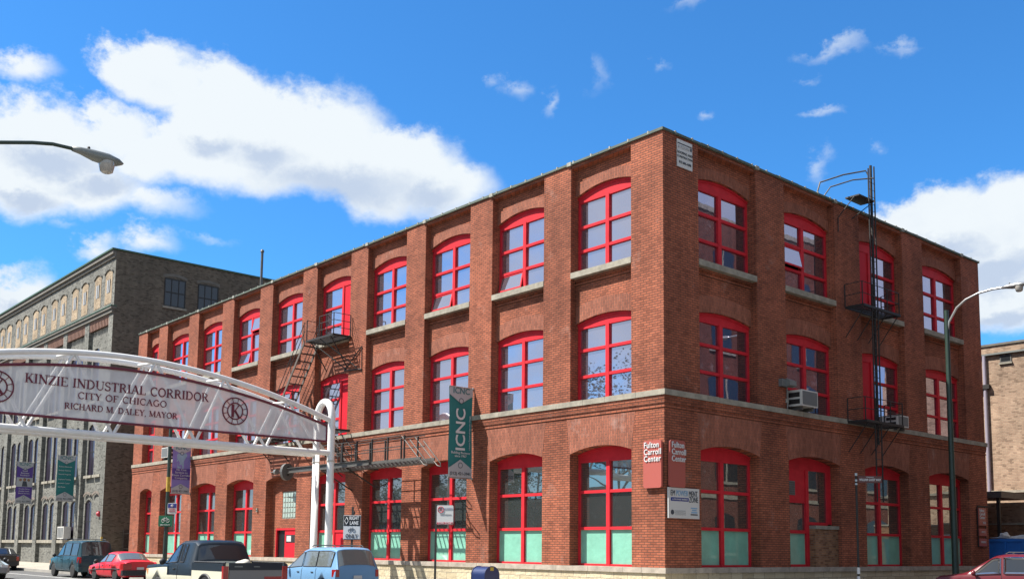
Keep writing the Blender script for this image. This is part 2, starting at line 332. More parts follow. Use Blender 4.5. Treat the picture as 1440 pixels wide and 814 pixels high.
def stone_wall_mat():
    m_ = bpy.data.materials.new("rubble_limestone"); m_.use_nodes = True; nt = m_.node_tree; N = nt.nodes; L = nt.links; b = N['Principled BSDF']
    b.inputs['Roughness'].default_value = 0.9
    tc = N.new('ShaderNodeTexCoord'); sp = N.new('ShaderNodeSeparateXYZ'); L.new(tc.outputs['Object'], sp.inputs[0])
    ad = N.new('ShaderNodeMath'); L.new(sp.outputs[0], ad.inputs[0]); L.new(sp.outputs[1], ad.inputs[1])
    cb = N.new('ShaderNodeCombineXYZ'); L.new(ad.outputs[0], cb.inputs[0]); L.new(sp.outputs[2], cb.inputs[1])
    nz = N.new('ShaderNodeTexNoise'); nz.inputs['Scale'].default_value = 3; L.new(cb.outputs[0], nz.inputs['Vector'])
    ml = N.new('ShaderNodeMix'); ml.data_type = 'VECTOR'; ml.inputs[0].default_value = 0.06
    L.new(cb.outputs[0], ml.inputs[4]); L.new(nz.outputs['Color'], ml.inputs[5])
    br = N.new('ShaderNodeTexBrick'); L.new(ml.outputs[1], br.inputs['Vector'])
    br.inputs['Color1'].default_value = (0.46,0.40,0.275,1); br.inputs['Color2'].default_value = (0.33,0.275,0.175,1); br.inputs['Mortar'].default_value = (0.20,0.17,0.13,1)
    br.inputs['Scale'].default_value = 1; br.inputs['Brick Width'].default_value = 0.62; br.inputs['Row Height'].default_value = 0.27
    br.inputs['Mortar Size'].default_value = 0.016; br.inputs['Mortar Smooth'].default_value = 0.6; br.squash = 0.7; br.squash_frequency = 3
    L.new(br.outputs['Color'], b.inputs['Base Color'])
    bp = N.new('ShaderNodeBump'); bp.inputs['Distance'].default_value = 0.05; bp.inputs['Strength'].default_value = 0.8
    n2 = N.new('ShaderNodeTexNoise'); n2.inputs['Scale'].default_value = 8; n2.inputs['Detail'].default_value = 5; L.new(tc.outputs['Object'], n2.inputs['Vector'])
    L.new(n2.outputs['Fac'], bp.inputs['Height']); L.new(bp.outputs[0], b.inputs['Normal'])
    return m_
M['rubble'] = stone_wall_mat()

# ------------------------------------------------------------------ mesh helpers
class MB:
    """collects shapes in one mesh; T maps local (a,b,c) to world/parent space"""
    def __init__(s, T=None): s.mk = []; s.v = []; s.f = []; s.mi = []; s.sm = []; s.T = T or (lambda a, b, c: (a, b, c)); s.m = 0
    def add(s, vs, fs, smooth=False):
        o = len(s.v); s.v += [s.T(*p) for p in vs]
        for f in fs: s.f.append([o+i for i in f]); s.mi.append(s.m); s.sm.append(smooth)
    def box(s, a0, a1, b0, b1, c0, c1):
        s.mk.append((len(s.v), len(s.f)))
        vs = [(a, b, c) for a in (a0, a1) for b in (b0, b1) for c in (c0, c1)]
        s.add(vs, [(0,1,3,2),(4,6,7,5),(0,4,5,1),(2,3,7,6),(0,2,6,4),(1,5,7,3)]); return s
    def prism(s, poly, d0, d1, ax=1):
        """poly in the (a,c) plane (ax=1) extruded along b; ax=0: poly (b,c) along a; ax=2: poly (a,b) along c"""
        s.mk.append((len(s.v), len(s.f)))
        n = len(poly)
        def P(p, d): return (p[0], d, p[1]) if ax == 1 else ((d, p[0], p[1]) if ax == 0 else (p[0], p[1], d))
        vs = [P(p, d0) for p in poly]+[P(p, d1) for p in poly]
        fs = [tuple(range(n)), tuple(range(2*n-1, n-1, -1))]+[(i, (i+1) % n, n+(i+1) % n, n+i) for i in range(n)]
        s.add(vs, fs); return s
    def tube(s, pts, r, n=8, smooth=True, r2=None):
        s.mk.append((len(s.v), len(s.f)))
        pts = [Vector(p) for p in pts]; rings = []
        k = len(pts); prev = None
        for i, p in enumerate(pts):
            t = (pts[min(i+1, k-1)]-pts[max(i-1, 0)]).normalized()
            if prev is None:
                a = Vector((0, 0, 1)) if abs(t.z) < 0.9 else Vector((1, 0, 0)); x = t.cross(a).normalized()
            else: x = (prev-t*prev.dot(t)).normalized()
            prev = x; y = t.cross(x)
            rr = r if r2 is None else r+(r2-r)*i/(k-1)
            rings.append([tuple(p+x*rr*math.cos(2*math.pi*j/n)+y*rr*math.sin(2*math.pi*j/n)) for j in range(n)])
        vs = [q for g in rings for q in g]
        fs = [(i*n+j, i*n+(j+1) % n, (i+1)*n+(j+1) % n, (i+1)*n+j) for i in range(k-1) for j in range(n)]
        s.add(vs, fs, smooth); s.add([vs[j] for j in range(n)], [tuple(range(n))]); s.add([vs[(k-1)*n+j] for j in range(n)], [tuple(range(n))]); return s
    def bar(s, p, q, w=0.04, h=0.04):
        return s.tube([p, q], max(w, h)*0.6, 4, False)
    def lathe(s, prof, c, ax='z', n=16, smooth=True):
        s.mk.append((len(s.v), len(s.f))); vs = []
        for (r, h) in prof:
            for j in range(n):
                a = 2*math.pi*j/n; x, y = r*math.cos(a), r*math.sin(a)
                vs.append({'z': (c[0]+x, c[1]+y, c[2]+h), 'y': (c[0]+x, c[1]+h, c[2]+y), 'x': (c[0]+h, c[1]+x, c[2]+y)}[ax])
        k = len(prof)
        s.add(vs, [(i*n+j, i*n+(j+1) % n, (i+1)*n+(j+1) % n, (i+1)*n+j) for i in range(k-1) for j in range(n)], smooth)
        s.add(vs[:n], [tuple(range(n))]); s.add(vs[-n:], [tuple(range(n))]); return s
    def build(s, name, mats, parent=None, recalc=True, loc=None, sharp=None):
        me = bpy.data.meshes.new(name)
        if not isinstance(mats, (list, tuple)): mats = [mats]
        o0 = Vector(loc) if loc is not None else Vector((0, 0, 0))
        me.from_pydata([tuple(Vector(p)-o0) for p in s.v], [], s.f)
        for mm in mats: me.materials.append(mm)
        for p, i, sm_ in zip(me.polygons, s.mi, s.sm): p.material_index = i; p.use_smooth = sm_
        if recalc:
            b = bmesh.new(); b.from_mesh(me); bmesh.ops.remove_doubles(b, verts=b.verts, dist=1e-5) if sharp is not None else None
            bmesh.ops.recalc_face_normals(b, faces=b.faces); b.to_mesh(me); b.free()
        if sharp is not None: me.set_sharp_from_angle(angle=sharp)
        me.update()
        o = bpy.data.objects.new(name, me); COL.objects.link(o)
        if loc is not None: o.location = loc
        if parent is not None: o.parent = parent
        return o

def split(mb, name, mats, parent):
    """one object per shape in the collection"""
    mk = mb.mk+[(len(mb.v), len(mb.f))]
    for (v0, f0), (v1, f1) in zip(mk, mk[1:]):
        q = MB(); q.v = mb.v[v0:v1]; q.f = [[i-v0 for i in f] for f in mb.f[f0:f1]]; q.mi = mb.mi[f0:f1]; q.sm = mb.sm[f0:f1]; q.build(name, mats, parent)

def tag(o, label=None, cat=None, group=None, kind=None):
    if label: o['label'] = label
    if cat: o['category'] = cat
    if group: o['group'] = group
    if kind: o['kind'] = kind
    return o
def thing(name, label, cat, loc=(0,0,0), rz=0.0, group=None):
    o = bpy.data.objects.new(name, None); COL.objects.link(o); o.location = loc; o.rotation_euler = (0, 0, rz); o.empty_display_size = 0.3
    return tag(o, label, cat, group)
def structure(name, mb, m_, **k):
    return tag(mb.build(name, m_, **k), kind='structure')

def text(body, size, origin, right, upv, m_, parent, name='lettering', align='CENTER', sx=1.0, extr=0.004, off=0.0, spacing=1.0, lift=0.006):
    cu = bpy.data.curves.new('t', 'FONT'); cu.body = body; cu.size = size; cu.align_x = align; cu.align_y = 'CENTER'
    cu.extrude = extr; cu.offset = off; cu.space_character = spacing; cu.space_line = 0.95; cu.resolution_u = 3
    ob = bpy.data.objects.new('t', cu); COL.objects.link(ob)
    bpy.context.view_layer.update()
    me = bpy.data.meshes.new_from_object(ob.evaluated_get(bpy.context.evaluated_depsgraph_get()))
    bpy.data.objects.remove(ob); bpy.data.curves.remove(cu)
    r_ = Vector(right).normalized(); u_ = Vector(upv).normalized(); n_ = r_.cross(u_); o_ = Vector(origin)
    inv = Vector((0, 0, 0))
    for v in me.vertices:
        c = v.co.copy(); v.co = o_+r_*c.x*sx+u_*c.y+n_*(c.z+extr+lift)
    me.materials.clear(); me.materials.append(m_); me.name = name
    q = bpy.data.objects.new(name, me); COL.objects.link(q); q.parent = parent
    return q

def arcpts(s0, s1, zs, rise, n=12):
    """segmental arch from (s0,zs) over to (s1,zs)"""
    w = s1-s0; rad = (w*w/4+rise*rise)/(2*rise); cz = zs+rise-rad; cx = (s0+s1)/2; out = []
    for i in range(n+1):
        s_ = s0+w*i/n; out.append((s_, cz+math.sqrt(max(0, rad*rad-(s_-cx)**2))))
    return out

TL = lambda s, d, z: (-s, -d, z)        # north side of the street: long sunny wall, s runs west, d outwards (south)
TR = lambda s, d, z: (d, s, z)          # east wall in shade, s runs north, d outwards (east)

# ------------------------------------------------------------------ ground
g = MB(); g.box(-900, 900, -900, 900, -0.6, -0.17); structure('ground', g, M['dirt'])
g = MB(); g.box(-400, 5, -17.2, -7.0, -0.3, -0.150); g.box(5, 16, -17.2, -7.0, -0.3, -0.150); g.box(16, 400, -17.2, -7, -0.3, -0.15)
structure('road', g, M['asphalt'])
g = MB(); g.box(5, 16, -7.0, 300, -0.3, -0.150); g.box(5, 16, -300, -17.2, -0.3, -0.150); structure('side_road', g, M['asphalt'])
def walk(x0, x1, y0, y1, name='sidewalk'):
    g = MB(); g.box(x0, x1, y0, y1, -0.3, 0.0)
    o = structure(name, g, [walk_m]); return o
def slab_mat():
    m_ = mat("sidewalk_slabs", (0.50,0.45,0.37), 0.9, noise=0.14, nscale=0.8, bump=0.15, bscale=30)
    nt = m_.node_tree; N = nt.nodes; L = nt.links; b = N['Principled BSDF']; src = b.inputs['Base Color'].links[0].from_socket
    tc = N.new('ShaderNodeTexCoord'); br = N.new('ShaderNodeTexBrick'); L.new(tc.outputs['Object'], br.inputs['Vector']); br.offset = 0
    for k, v in (('Color1', (1,1,1,1)), ('Color2', (.9,.9,.9,1)), ('Mortar', (.45,.45,.45,1))): br.inputs[k].default_value = v
    br.inputs['Scale'].default_value = 1; br.inputs['Brick Width'].default_value = 1.5; br.inputs['Row Height'].default_value = 1.5; br.inputs['Mortar Size'].default_value = 0.02
    x = N.new('ShaderNodeMix'); x.data_type = 'RGBA'; x.blend_type = 'MULTIPLY'; x.inputs[0].default_value = 1
    L.new(src, x.inputs[6]); L.new(br.outputs['Color'], x.inputs[7]); L.new(x.outputs[2], b.inputs['Base Color']); return m_
walk_m = slab_mat()
walk(-400, 4.85, -6.85, 0.6); walk(0.05, 4.85, 0.6, 300); walk(16.15, 60, -6.85, 300)
walk(-400, 4.85, -24, -17.35); walk(16.15, 60, -60, -17.35)
g = MB()
for (x0, x1, y0, y1) in ((-400, 4.85, -7.0, -6.85), (4.85, 5.0, -7.0, 300), (16, 16.15, -7.0, 300), (16.15, 60, -7.0, -6.85),
                         (-400, 4.85, -17.35, -17.2), (16.15, 60, -17.35, -17.2), (4.85, 5.0, -60, -17.2), (16, 16.15, -60, -17.2)):
    g.box(x0, x1, y0, y1, -0.3, 0.006)
structure('kerb', g, M['kerb'])
g = MB(); g.box(-300, 2.0, -12.22, -12.12, -0.15, -0.146); g.box(-300, 2.0, -12.0, -11.9, -0.15, -0.146)
structure('road_centre_line', g, M['paint_yellow'])
g = MB()
for k in range(7): g.box(3.0+0*k, 4.4, -16.6+k*1.4, -16.0+k*1.4, -0.15, -0.146)
g.box(-200, 1.5, -9.4, -9.28, -0.15, -0.146)
structure('road_marking', g, M['paint_white'])
g = MB(); g.box(-52.9, -47.6, 0.6, 60, -0.3, 0.004); g.box(0.0, 5, 24.4, 60, -0.3, 0.004) ; g.box(-20, 0.0, 24.5, 33, -0.3, 0.004)
structure('alley_floor', g, M['concrete'])

# ------------------------------------------------------------------ red brick building
HP = 16.12                               # top of brick
LB = [(0.0,1.49),(4.55,6.05),(9.19,10.66),(13.86,15.33),(18.57,20.08),(23.35,24.8),(28.13,29.62),(32.89,34.40),(37.76,39.2),(42.59,44.0),(46.02,47.58)]
RB = [(0.0,1.93),(5.42,7.30),(10.95,12.90),(16.60,18.48),(22.41,24.34)]
LW = [(LB[i][1], LB[i+1][0]) for i in range(10)]
RW = [(RB[i][1], RB[i+1][0]) for i in range(4)]
bld = thing('brick_building', 'long three-storey red brick factory with bright red window frames at the street corner', 'building', (0, 0, 0))
REC = 0.28; TH = 0.65
def arch_poly(s0, s1, zs, rise, ztop): return arcpts(s0, s1, zs, rise)+[(s1, ztop), (s0, ztop)]
def wall(T, piers, wins, name, s_first):
    w = MB(T); EPS = 0.003
    for i, (a, b) in enumerate(piers):
        if i == 0 and s_first: a = s_first
        w.m = 0
        w.box(a, b, -TH, 0, 0.5, 6.60); w.box(a, b, -TH, 0, 6.60, HP)
    for (a, b) in wins:
        w.m = 0
        w.prism(arch_poly(a, b, 5.03, 0.24, 7.0), -TH, 0-EPS*0, 1)
        w.prism(arch_poly(a, b, 9.97, 0.21, 11.68), -TH, -REC, 1)
        w.prism(arch_poly(a, b, 14.90, 0.27, 15.98), -TH, -REC, 1)
        w.box(a, b, -TH, -0.03, 15.98, HP)                     # flush corbel under the coping
        w.box(a, b, -TH, -0.5, 6.9, 7.0)
        # corbel courses beneath the third-floor sill
        w.box(a, b, -REC, -REC+0.09, 11.58, 11.67); w.box(a, b, -REC, -REC+0.05, 11.44, 11.51)
        # upright arch bricks, a few mm proud
        w.m = 1
        A = arcpts(a+0.004, b-0.004, 5.03, 0.24)
        w.prism(A+[(min(b+0.18, b+0.18), 6.34), (a-0.18, 6.34)], 0, 0.006, 1)
        for zs, rs, h, d in ((9.97, 0.21, 0.62, -REC), (14.90, 0.27, 0.42, -REC)):
            A = arcpts(a+0.004, b-0.004, zs, rs); B = [(s_, z_+h) for s_, z_ in reversed(A)]
            w.prism(A+B, d, d+0.006, 1)
    return w
def finish(o): 
    return o
wl = wall(TL, LB, LW, 'wall', None); o = wl.build('wall', [M['brick'], M['arch']], bld)
tag(o, 'long south wall of the brick factory in full sun')
wr = wall(TR, RB, RW, 'wall', TH); o = wr.build('wall', [M['brick'], M['arch']], bld)
tag(o, 'short east wall of the brick factory in shade')
b = MB(); b.box(-47.58, -46.9, TH, 24.34, 0, HP); b.box(-46.9, -TH, 23.8, 24.34, 0, HP); o = b.build('wall', M['brick'], bld); tag(o, 'plain rear and alley walls')
b = MB(); b.box(-46.9, -TH, TH, 23.8, 15.4, 15.6); b.build('roof', M['roof'], bld)
b = MB(); b.box(-46.9, -TH, TH, 23.8, 6.5, 6.7); b.box(-46.9, -TH, TH, 23.8, 11.3, 11.5); b.box(-46.9, -TH, TH, 23.8, 0.3, 0.6); b.build('floor', M['floor'], bld)
b = MB(); b.box(-46.9, -5, 4.5, 4.7, 0.6, 15.4); b.box(-5.2, -5.0, 4.7, 23.8, 0.6, 15.4); b.build('inner_wall', M['dark'], bld)
# belt course, base ledge, rubble plinth, corbels
def blocks(q, s0, s1, d0, d1, z0, z1, w):
    s_ = s0
    while s_ < s1-0.01:
        e_ = s_+w*random.uniform(0.75, 1.25)
        if e_ > s1-0.4: e_ = s1
        q.box(s_, e_-(0.009 if e_ < s1 else 0), d0, d1+random.uniform(-0.007, 0.005), z0+random.uniform(-0.003, 0.003), z1+random.uniform(-0.004, 0.004)); s_ = e_
b = MB()
for T, s0, s1 in ((TL, -0.10, 47.60), (TR, 0.021, 24.40)):
    q = MB(T); blocks(q, s0, s1, -0.02, 0.10, 6.79, 6.985, 1.45); b.v += []; o_ = len(b.v); b.v += q.v; b.f += [[o_+i for i in f] for f in q.f]; b.mi += q.mi; b.sm += q.sm
b.build('belt_course', M['stone'], bld)
b = MB()
for T, e, s1 in ((TL, 1, 47.59), (TR, 0, 24.36)):
    q = MB(T)
    for d, z0, z1 in ((0.055, 6.66, 6.79), (0.035, 6.52, 6.60), (0.045, 6.60, 6.655), (0.03, 6.37, 6.44)):
        q.box(-d if e else 0.011, s1, -0.01, d, z0, z1)
    o_ = len(b.v); b.v += q.v; b.f += [[o_+i for i in f] for f in q.f]; b.mi += q.mi; b.sm += q.sm
b.build('corbel_course', M['brick'], bld)
b = MB()
for T, e, s1 in ((TL, 1, 47.6), (TR, 0, 24.38)):
    q = MB(T); blocks(q, -0.10 if e else 0.601, s1, -0.6, 0.10, 0.775, 0.955, 0.95)
    o_ = len(b.v); b.v += q.v; b.f += [[o_+i for i in f] for f in q.f]; b.mi += q.mi; b.sm += q.sm
b.build('base_ledge', M['ledge'], bld)
b = MB()
for T, e, s1 in ((TL, 1, 47.6), (TR, 0, 24.37)):
    q = MB(T); q.box(-0.035 if e else 0.601, s1, -0.6, 0.035, -0.1, 0.775)
    o_ = len(b.v); b.v += q.v; b.f += [[o_+i for i in f] for f in q.f]; b.mi += q.mi; b.sm += q.sm
b.build('plinth', M['rubble'], bld)
# coping with pale clips
b = MB()
for T, e, s1, piers in ((TL, 1, 47.62, LB), (TR, 0, 24.38, RB)):
    q = MB(T); q.m = 0
    s = -0.05 if e else 0.51
    while s < s1-0.01:
        n_ = min(s+1.55, s1); dz = random.uniform(-0.008, 0.012); q.box(s, n_, -0.5, 0.055+random.uniform(0, 0.01), HP, HP+0.085+dz); s = n_
    q.m = 1; s = 0.6
    while s < s1:
        q.box(s, s+0.06, -0.52, 0.068, HP+0.02, HP+0.125); s += random.uniform(0.86, 0.98)
    for (a, c) in piers[1:]:
        q.box(a-0.06, a+0.16, -0.3, 0.085, HP-0.035, HP+0.11)
    o_ = len(b.v); b.v += q.v; b.f += [[o_+i for i in f] for f in q.f]; b.mi += q.mi; b.sm += q.sm
b.build('coping', [M['coping'], M['clip']], bld)
# third-floor sills
for T, W in ((TL, LW), (TR, RW)):
    for (a, c) in W:
        q = MB(T); q.box(a+0.002, c-0.002, -0.42, 0.02, 11.68, 11.90); q.build('sill', M['stone'], bld)

def window(T, s0, s1, zb, zs, rise, zh, tr, dep, glass=None, openp=(), lowpaper=False, solid=None, label=None, cells=(0,1,2), mull=0.17):
    """dep: depth of frame face behind the wall line; tr: transom heights; solid: 'L'/'R' half filled with a red door leaf (in s order)"""
    glass = glass or M['glass']; d = -dep; F = MB(T); mid = (s0+s1)/2 if solid is None else s0+(s1-s0)*0.40; th = 0.12
    A = arcpts(s0, s1, zs, rise)
    A = [(s_, max(z_-0.004, zh)) for s_, z_ in A]
    F.prism(A+[(s1, zh), (s0, zh)], d-th, d, 1)
    F.prism(arcpts(s0, s1, zs-0.0, rise)[:1]+[(s_, z_-0.004) for s_, z_ in arcpts(s0, s1, zs, rise)][1:-1]+arcpts(s0, s1, zs, rise)[-1:]+[(s_, z_-0.085) for s_, z_ in reversed(arcpts(s0, s1, zs, rise))], d, d+0.035, 1)
    F.box(s0, s0+0.085, d-th, d+0.006, zb, zh); F.box(s1-0.085, s1, d-th, d+0.006, zb, zh)
    F.box(mid-mull/2, mid+mull/2, d-th, d+0.030, zb, zh+0.02)
    F.box(s0+0.085, s1-0.085, d-th, d+0.010, zb, zb+0.075)
    F.box(s0+0.085, s1-0.085, d-th, d+0.012, zh-0.03, zh+0.05)
    halves = [(s0+0.085, mid-mull/2), (mid+mull/2, s1-0.085)]
    for z_ in tr:
        for hi, (a, c) in enumerate(halves):
            if solid is not None and solid[0] == hi: continue
            F.box(a, c, d-th, d+0.020, z_-0.055, z_+0.055)
    par = F.build('window', M['red'], bld)
    if label: par['label'] = label
    zz = [zb+0.075]+[z_ for z_ in sorted(tr)]+[zh-0.03]
    P = MB(T); PP = MB(T); DL = MB(T)
    for hi, (a, c) in enumerate(halves):
        if solid is not None and solid[0] == hi:
            DL.box(a, c, d-0.08, d-0.015, zb+0.07, zh); continue
        for k in range(3):
            z0 = zz[k]+(0.055 if k else 0); z1 = zz[k+1]-(0.055 if k < 2 else 0)
            if (hi, k) in openp:
                o2 = MB(T); t = 0.20*(z1-z0)
                # tilted hopper leaf: bottom swings outwards
                def q4(aa, cc, u0, u1, off):
                    f = lambda u: (z1-(z1-z0)*0.93*u, d-0.05+t*u+off)
                    (za, da), (zb_, db) = f(u0), f(u1)
                    return [(aa, da, za), (cc, da, za), (cc, db, zb_), (aa, db, zb_)]
                for (aa, cc, u0, u1) in ((a, c, 0, 0.09), (a, c, 0.91, 1), (a, a+0.07, 0.09, 0.91), (c-0.07, c, 0.09, 0.91)):
                    v1 = q4(aa, cc, u0, u1, 0.0); v2 = q4(aa, cc, u0, u1, 0.04)
                    o2.add(v1+v2, [(0,1,2,3),(7,6,5,4),(0,4,5,1),(1,5,6,2),(2,6,7,3),(3,7,4,0)])
                fr = o2.build('open_sash', M['red'], par)
                o3 = MB(T); v1 = q4(a+0.07, c-0.07, 0.09, 0.91, 0.015); v2 = q4(a+0.07, c-0.07, 0.09, 0.91, 0.025)
                o3.add(v1+v2, [(0,1,2,3),(7,6,5,4),(0,4,5,1),(1,5,6,2),(2,6,7,3),(3,7,4,0)])
                o3.m = 0
                g_ = o3.build('open_sash', glass, par); continue
            tgt = PP if (lowpaper and k == 0) else P
            e1, e2 = random.uniform(-0.004, 0.004), random.uniform(-0.004, 0.004)
            dd = d-0.06
            v = [(a, dd+e1, z0), (c, dd+e2, z0), (c, dd-e1, z1), (a, dd-e2, z1)]
            v2 = [(x, y-0.01, z) for x, y, z in v]
            tgt.add(v+v2, [(0,1,2,3),(7,6,5,4),(0,4,5,1),(1,5,6,2),(2,6,7,3),(3,7,4,0)])
    if P.v: P.build('pane', glass, par)
    if PP.v: PP.build('paper_screen', M['aqua_glass'], par)
    if DL.v: DL.build('door_leaf', M['redblind'], par)
    return par

ag = M['aqua'].copy(); ag.name = "papered_glass"; M['aqua_glass'] = ag
_b = ag.node_tree.nodes['Principled BSDF']; _b.inputs['Coat Weight'].default_value = 0.9; _b.inputs['Coat Roughness'].default_value = 0.03; _b.inputs['Coat IOR'].default_value = 1.7

# third floor, second floor, ground floor of the sunny wall (bay 0 is next to the corner)
for i, (a, c) in enumerate(LW):
    op3 = {1: [(1, 0)], 2: [(1, 0)], 6: [(1, 0), (0, 2)]}.get(i, [])
    window(TL, a, c, 11.90, 14.90, 0.27, 14.70, (12.77, 13.70), REC+0.13, openp=op3,
           solid=(0,) if i == 4 else None, label='third-floor window by the fire escape with a red door filling its right half' if i == 4 else None)
    window(TL, a, c, 6.985, 9.97, 0.21, 9.80, (7.94, 8.94), REC+0.13,
           solid=(0,) if i == 4 else None, label='second-floor window below the fire escape platform, half filled by a red door' if i == 4 else None)
    if i == 5: continue
    window(TL, a, c, 0.958, 5.03, 0.24, 4.76, (2.31, 3.645), 0.45, glass=M['glass_low'], lowpaper=True, mull=0.17)
a, c = LW[4]; q = MB(TL); q.box(a+0.085, (a+c)/2-0.085, -0.50, -0.465, 1.03, 2.26); q.build('door_leaf', M['redblind'], bld)
# entrance bay
a, c = LW[5]
q = MB(TL); D0, D1 = -0.6, -0.42
q.box(a, a+0.45, D0, D1, 0.2, 5.0); q.box(c-0.55, c, D0, D1, 0.2, 4.6); q.box(a+0.45, c-0.55, D0, D1, 2.5, 3.0); q.box(a+0.45, c-0.55, D0, D1, 4.45, 5.0)
q.box(a+0.45+1.75, c-0.55, D0, D1, 3.0, 4.45); q.prism(arcpts(a, c, 5.03, 0.24)+[(c, 5.0), (a, 5.0)], D0, D1, 1); q.box(c-0.55, c, D0, D1, 4.6, 5.0)
q.build('entrance_infill', M['brick'], bld)
q = MB(TL); ga, gc, gz0, gz1 = a+0.45, a+2.2, 3.0, 4.45
q.m = 0; q.box(ga, gc, -0.55, -0.44, gz0, gz1); q.m = 1
for ii in range(6):
    for jj in range(5):
        s_ = ga+0.04+(gc-ga-0.08)/6*ii; z_ = gz0+0.04+(gz1-gz0-0.08)/5*jj
        q.box(s_+0.03, s_+(gc-ga-0.08)/6-0.03, -0.46, -0.415, z_+0.03, z_+(gz1-gz0-0.08)/5-0.03)
q.build('glass_block_window', [M['clip'], M['block']], bld)
q = MB(TL); q.box(a+0.45, a+0.52, -0.5, -0.39, 0.2, 2.5); q.box(c-0.62, c-0.55, -0.5, -0.39, 0.2, 2.5); q.box(a+0.52, c-0.62, -0.5, -0.39, 2.40, 2.5)
fr = q.build('entrance_door', M['red'], bld)
q = MB(TL); q.box(a+0.52, a+1.85, -0.49, -0.43, 0.2, 2.40); q.build('door_leaf', M['redblind'], fr)
q = MB(TL); q.box(a+1.85, c-0.62, -0.56, -0.52, 0.2, 2.40); q.build('dark_glass', M['glass_dark'], fr)
q = MB(TL); q.box(a+0.58, a+0.63, -0.43, -0.37, 1.0, 1.35); q.build('handle', M['chrome'], fr)
q = MB(TL); q.box(a+0.6, a+1.7, -0.43, -0.415, 1.75, 2.15); pl = q.build('door_plate', M['sign_black'], fr)
q = MB(TL); q.box(a+1.15, a+1.62, -0.415, -0.410, 1.80, 2.10); q.build('number_panel', M['sign_white'], fr)

# shaded east wall
for i, (a, c) in enumerate(RW):
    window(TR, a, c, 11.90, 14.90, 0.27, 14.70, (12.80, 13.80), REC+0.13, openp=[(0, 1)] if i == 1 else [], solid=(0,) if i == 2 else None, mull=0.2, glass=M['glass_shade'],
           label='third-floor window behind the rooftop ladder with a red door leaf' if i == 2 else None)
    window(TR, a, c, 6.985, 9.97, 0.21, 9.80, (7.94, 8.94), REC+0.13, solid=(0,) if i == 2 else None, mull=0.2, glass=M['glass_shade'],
           label='second-floor window behind the ladder with a red door leaf' if i == 2 else None)
    if i != 1: window(TR, a, c, 0.958, 5.03, 0.24, 4.76, (2.31, 3.645), 0.45, glass=M['glass_low'], lowpaper=True, mull=0.2)
a, c = RW[1]; mid = (a+c)/2+0.05
F = MB(TR); d = -0.45
F.prism([(s_, z_-0.004) for s_, z_ in arcpts(a, c, 5.03, 0.24)]+[(c, 4.76), (a, 4.76)], d-0.12, d, 1)
F.box(mid-0.1, mid+0.1, d-0.12, d+0.03, 0.958, 4.78); F.box(a, a+0.09, d-0.12, d+0.006, 0.958, 4.76); F.box(c-0.3, c, d-0.12, d+0.006, 2.65, 4.76)
F.box(mid+0.1, c-0.3, d-0.12, d+0.01, 2.60, 2.72); F.box(a+0.09, mid-0.1, d-0.12, d+0.01, 2.25, 2.38); F.box(a+0.09, mid-0.1, d-0.12, d+0.01, 0.958, 1.05)
F.box(a+0.09, mid-0.1, d-0.10, d-0.01, 3.45, 4.76)
par = F.build('side_entrance', M['red'], bld)
q = MB(TR); q.box(a+0.09, mid-0.1, d-0.07, d-0.06, 2.38, 3.45); q.box(mid+0.1, c-0.3, d-0.07, d-0.06, 2.72, 4.76); q.build('pane', M['glass_low'], par)
q = MB(TR); q.box(a+0.09, mid-0.1, d-0.07, d-0.06, 1.05, 2.25); q.build('paper_screen', M['aqua_glass'], par)
q = MB(TR); q.m = 0; q.box(a+0.55, a+1.05, d-0.01, d+0.02, 3.75, 4.3); q.m = 1
for k in range(6): q.box(a+0.58, a+1.02, d+0.02, d+0.035, 3.79+k*0.085, 3.83+k*0.085)
q.build('vent_grille', [M['ac_grille'], M['iron_grey']], par)
q = MB(TR); q.box(mid+0.1, c, -0.62, -0.16, 0.955, 2.44); q.build('window_infill', M['infill'], bld)
q = MB(TR); q.box(mid+0.1, c-0.003, -0.60, -0.10, 2.44, 2.58); o = q.build('sill', M['stone'], bld)

# air conditioners (each sits in a window of the building)
def aircon(T, s0, s1, z0, z1, d0, d1, label):
    t = thing('air_conditioner', label, 'air conditioner', T((s0+s1)/2, d0, z0), group='window air conditioners')
    L_ = Vector(t.location); TT = lambda a_, b_, c_: tuple(Vector(T(a_, b_, c_))-L_)
    q = MB(TT); q.box(s0, s1, d0, d1, z0, z1); q.build('casing', M['ac'], t)
    q = MB(TT); q.box(s0+0.06, s1-0.06, d1, d1+0.012, z0+0.05, z1-0.05)
    q.build('front_grille', M['ac_grille'], t)
    q = MB(TT)
    n_ = 2
    for k in range(n_):
        q.box(s0-0.012, s0, d0+0.3, d1-0.08, z0+0.08+k*(z1-z0-0.1)/2, z0+(k+1)*(z1-z0-0.1)/2)
    split(q, 'side_louvre', M['iron'], t)
    q = MB(TT); q.box(s0+0.15, s0+0.25, d0+0.2, d1-0.1, z0-0.14, z0); q.box(s1-0.25, s1-0.15, d0+0.2, d1-0.1, z0-0.14, z0); split(q, 'bracket', M['iron_grey'], t)
    return t
aircon(TR, 7.62, 8.75, 7.15, 7.78, -0.45, 0.42, 'larger grey air conditioner sticking out of a shaded second-floor window beside the floodlight')
aircon(TR, 15.05, 16.0, 6.99, 7.50, -0.45, 0.38, 'small air conditioner on the stone belt behind the right-hand fire escape')
aircon(TL, 41.2, 42.2, 7.15, 7.8, -0.45, 0.2, 'small air conditioner near the west end, partly behind the lilac banner')

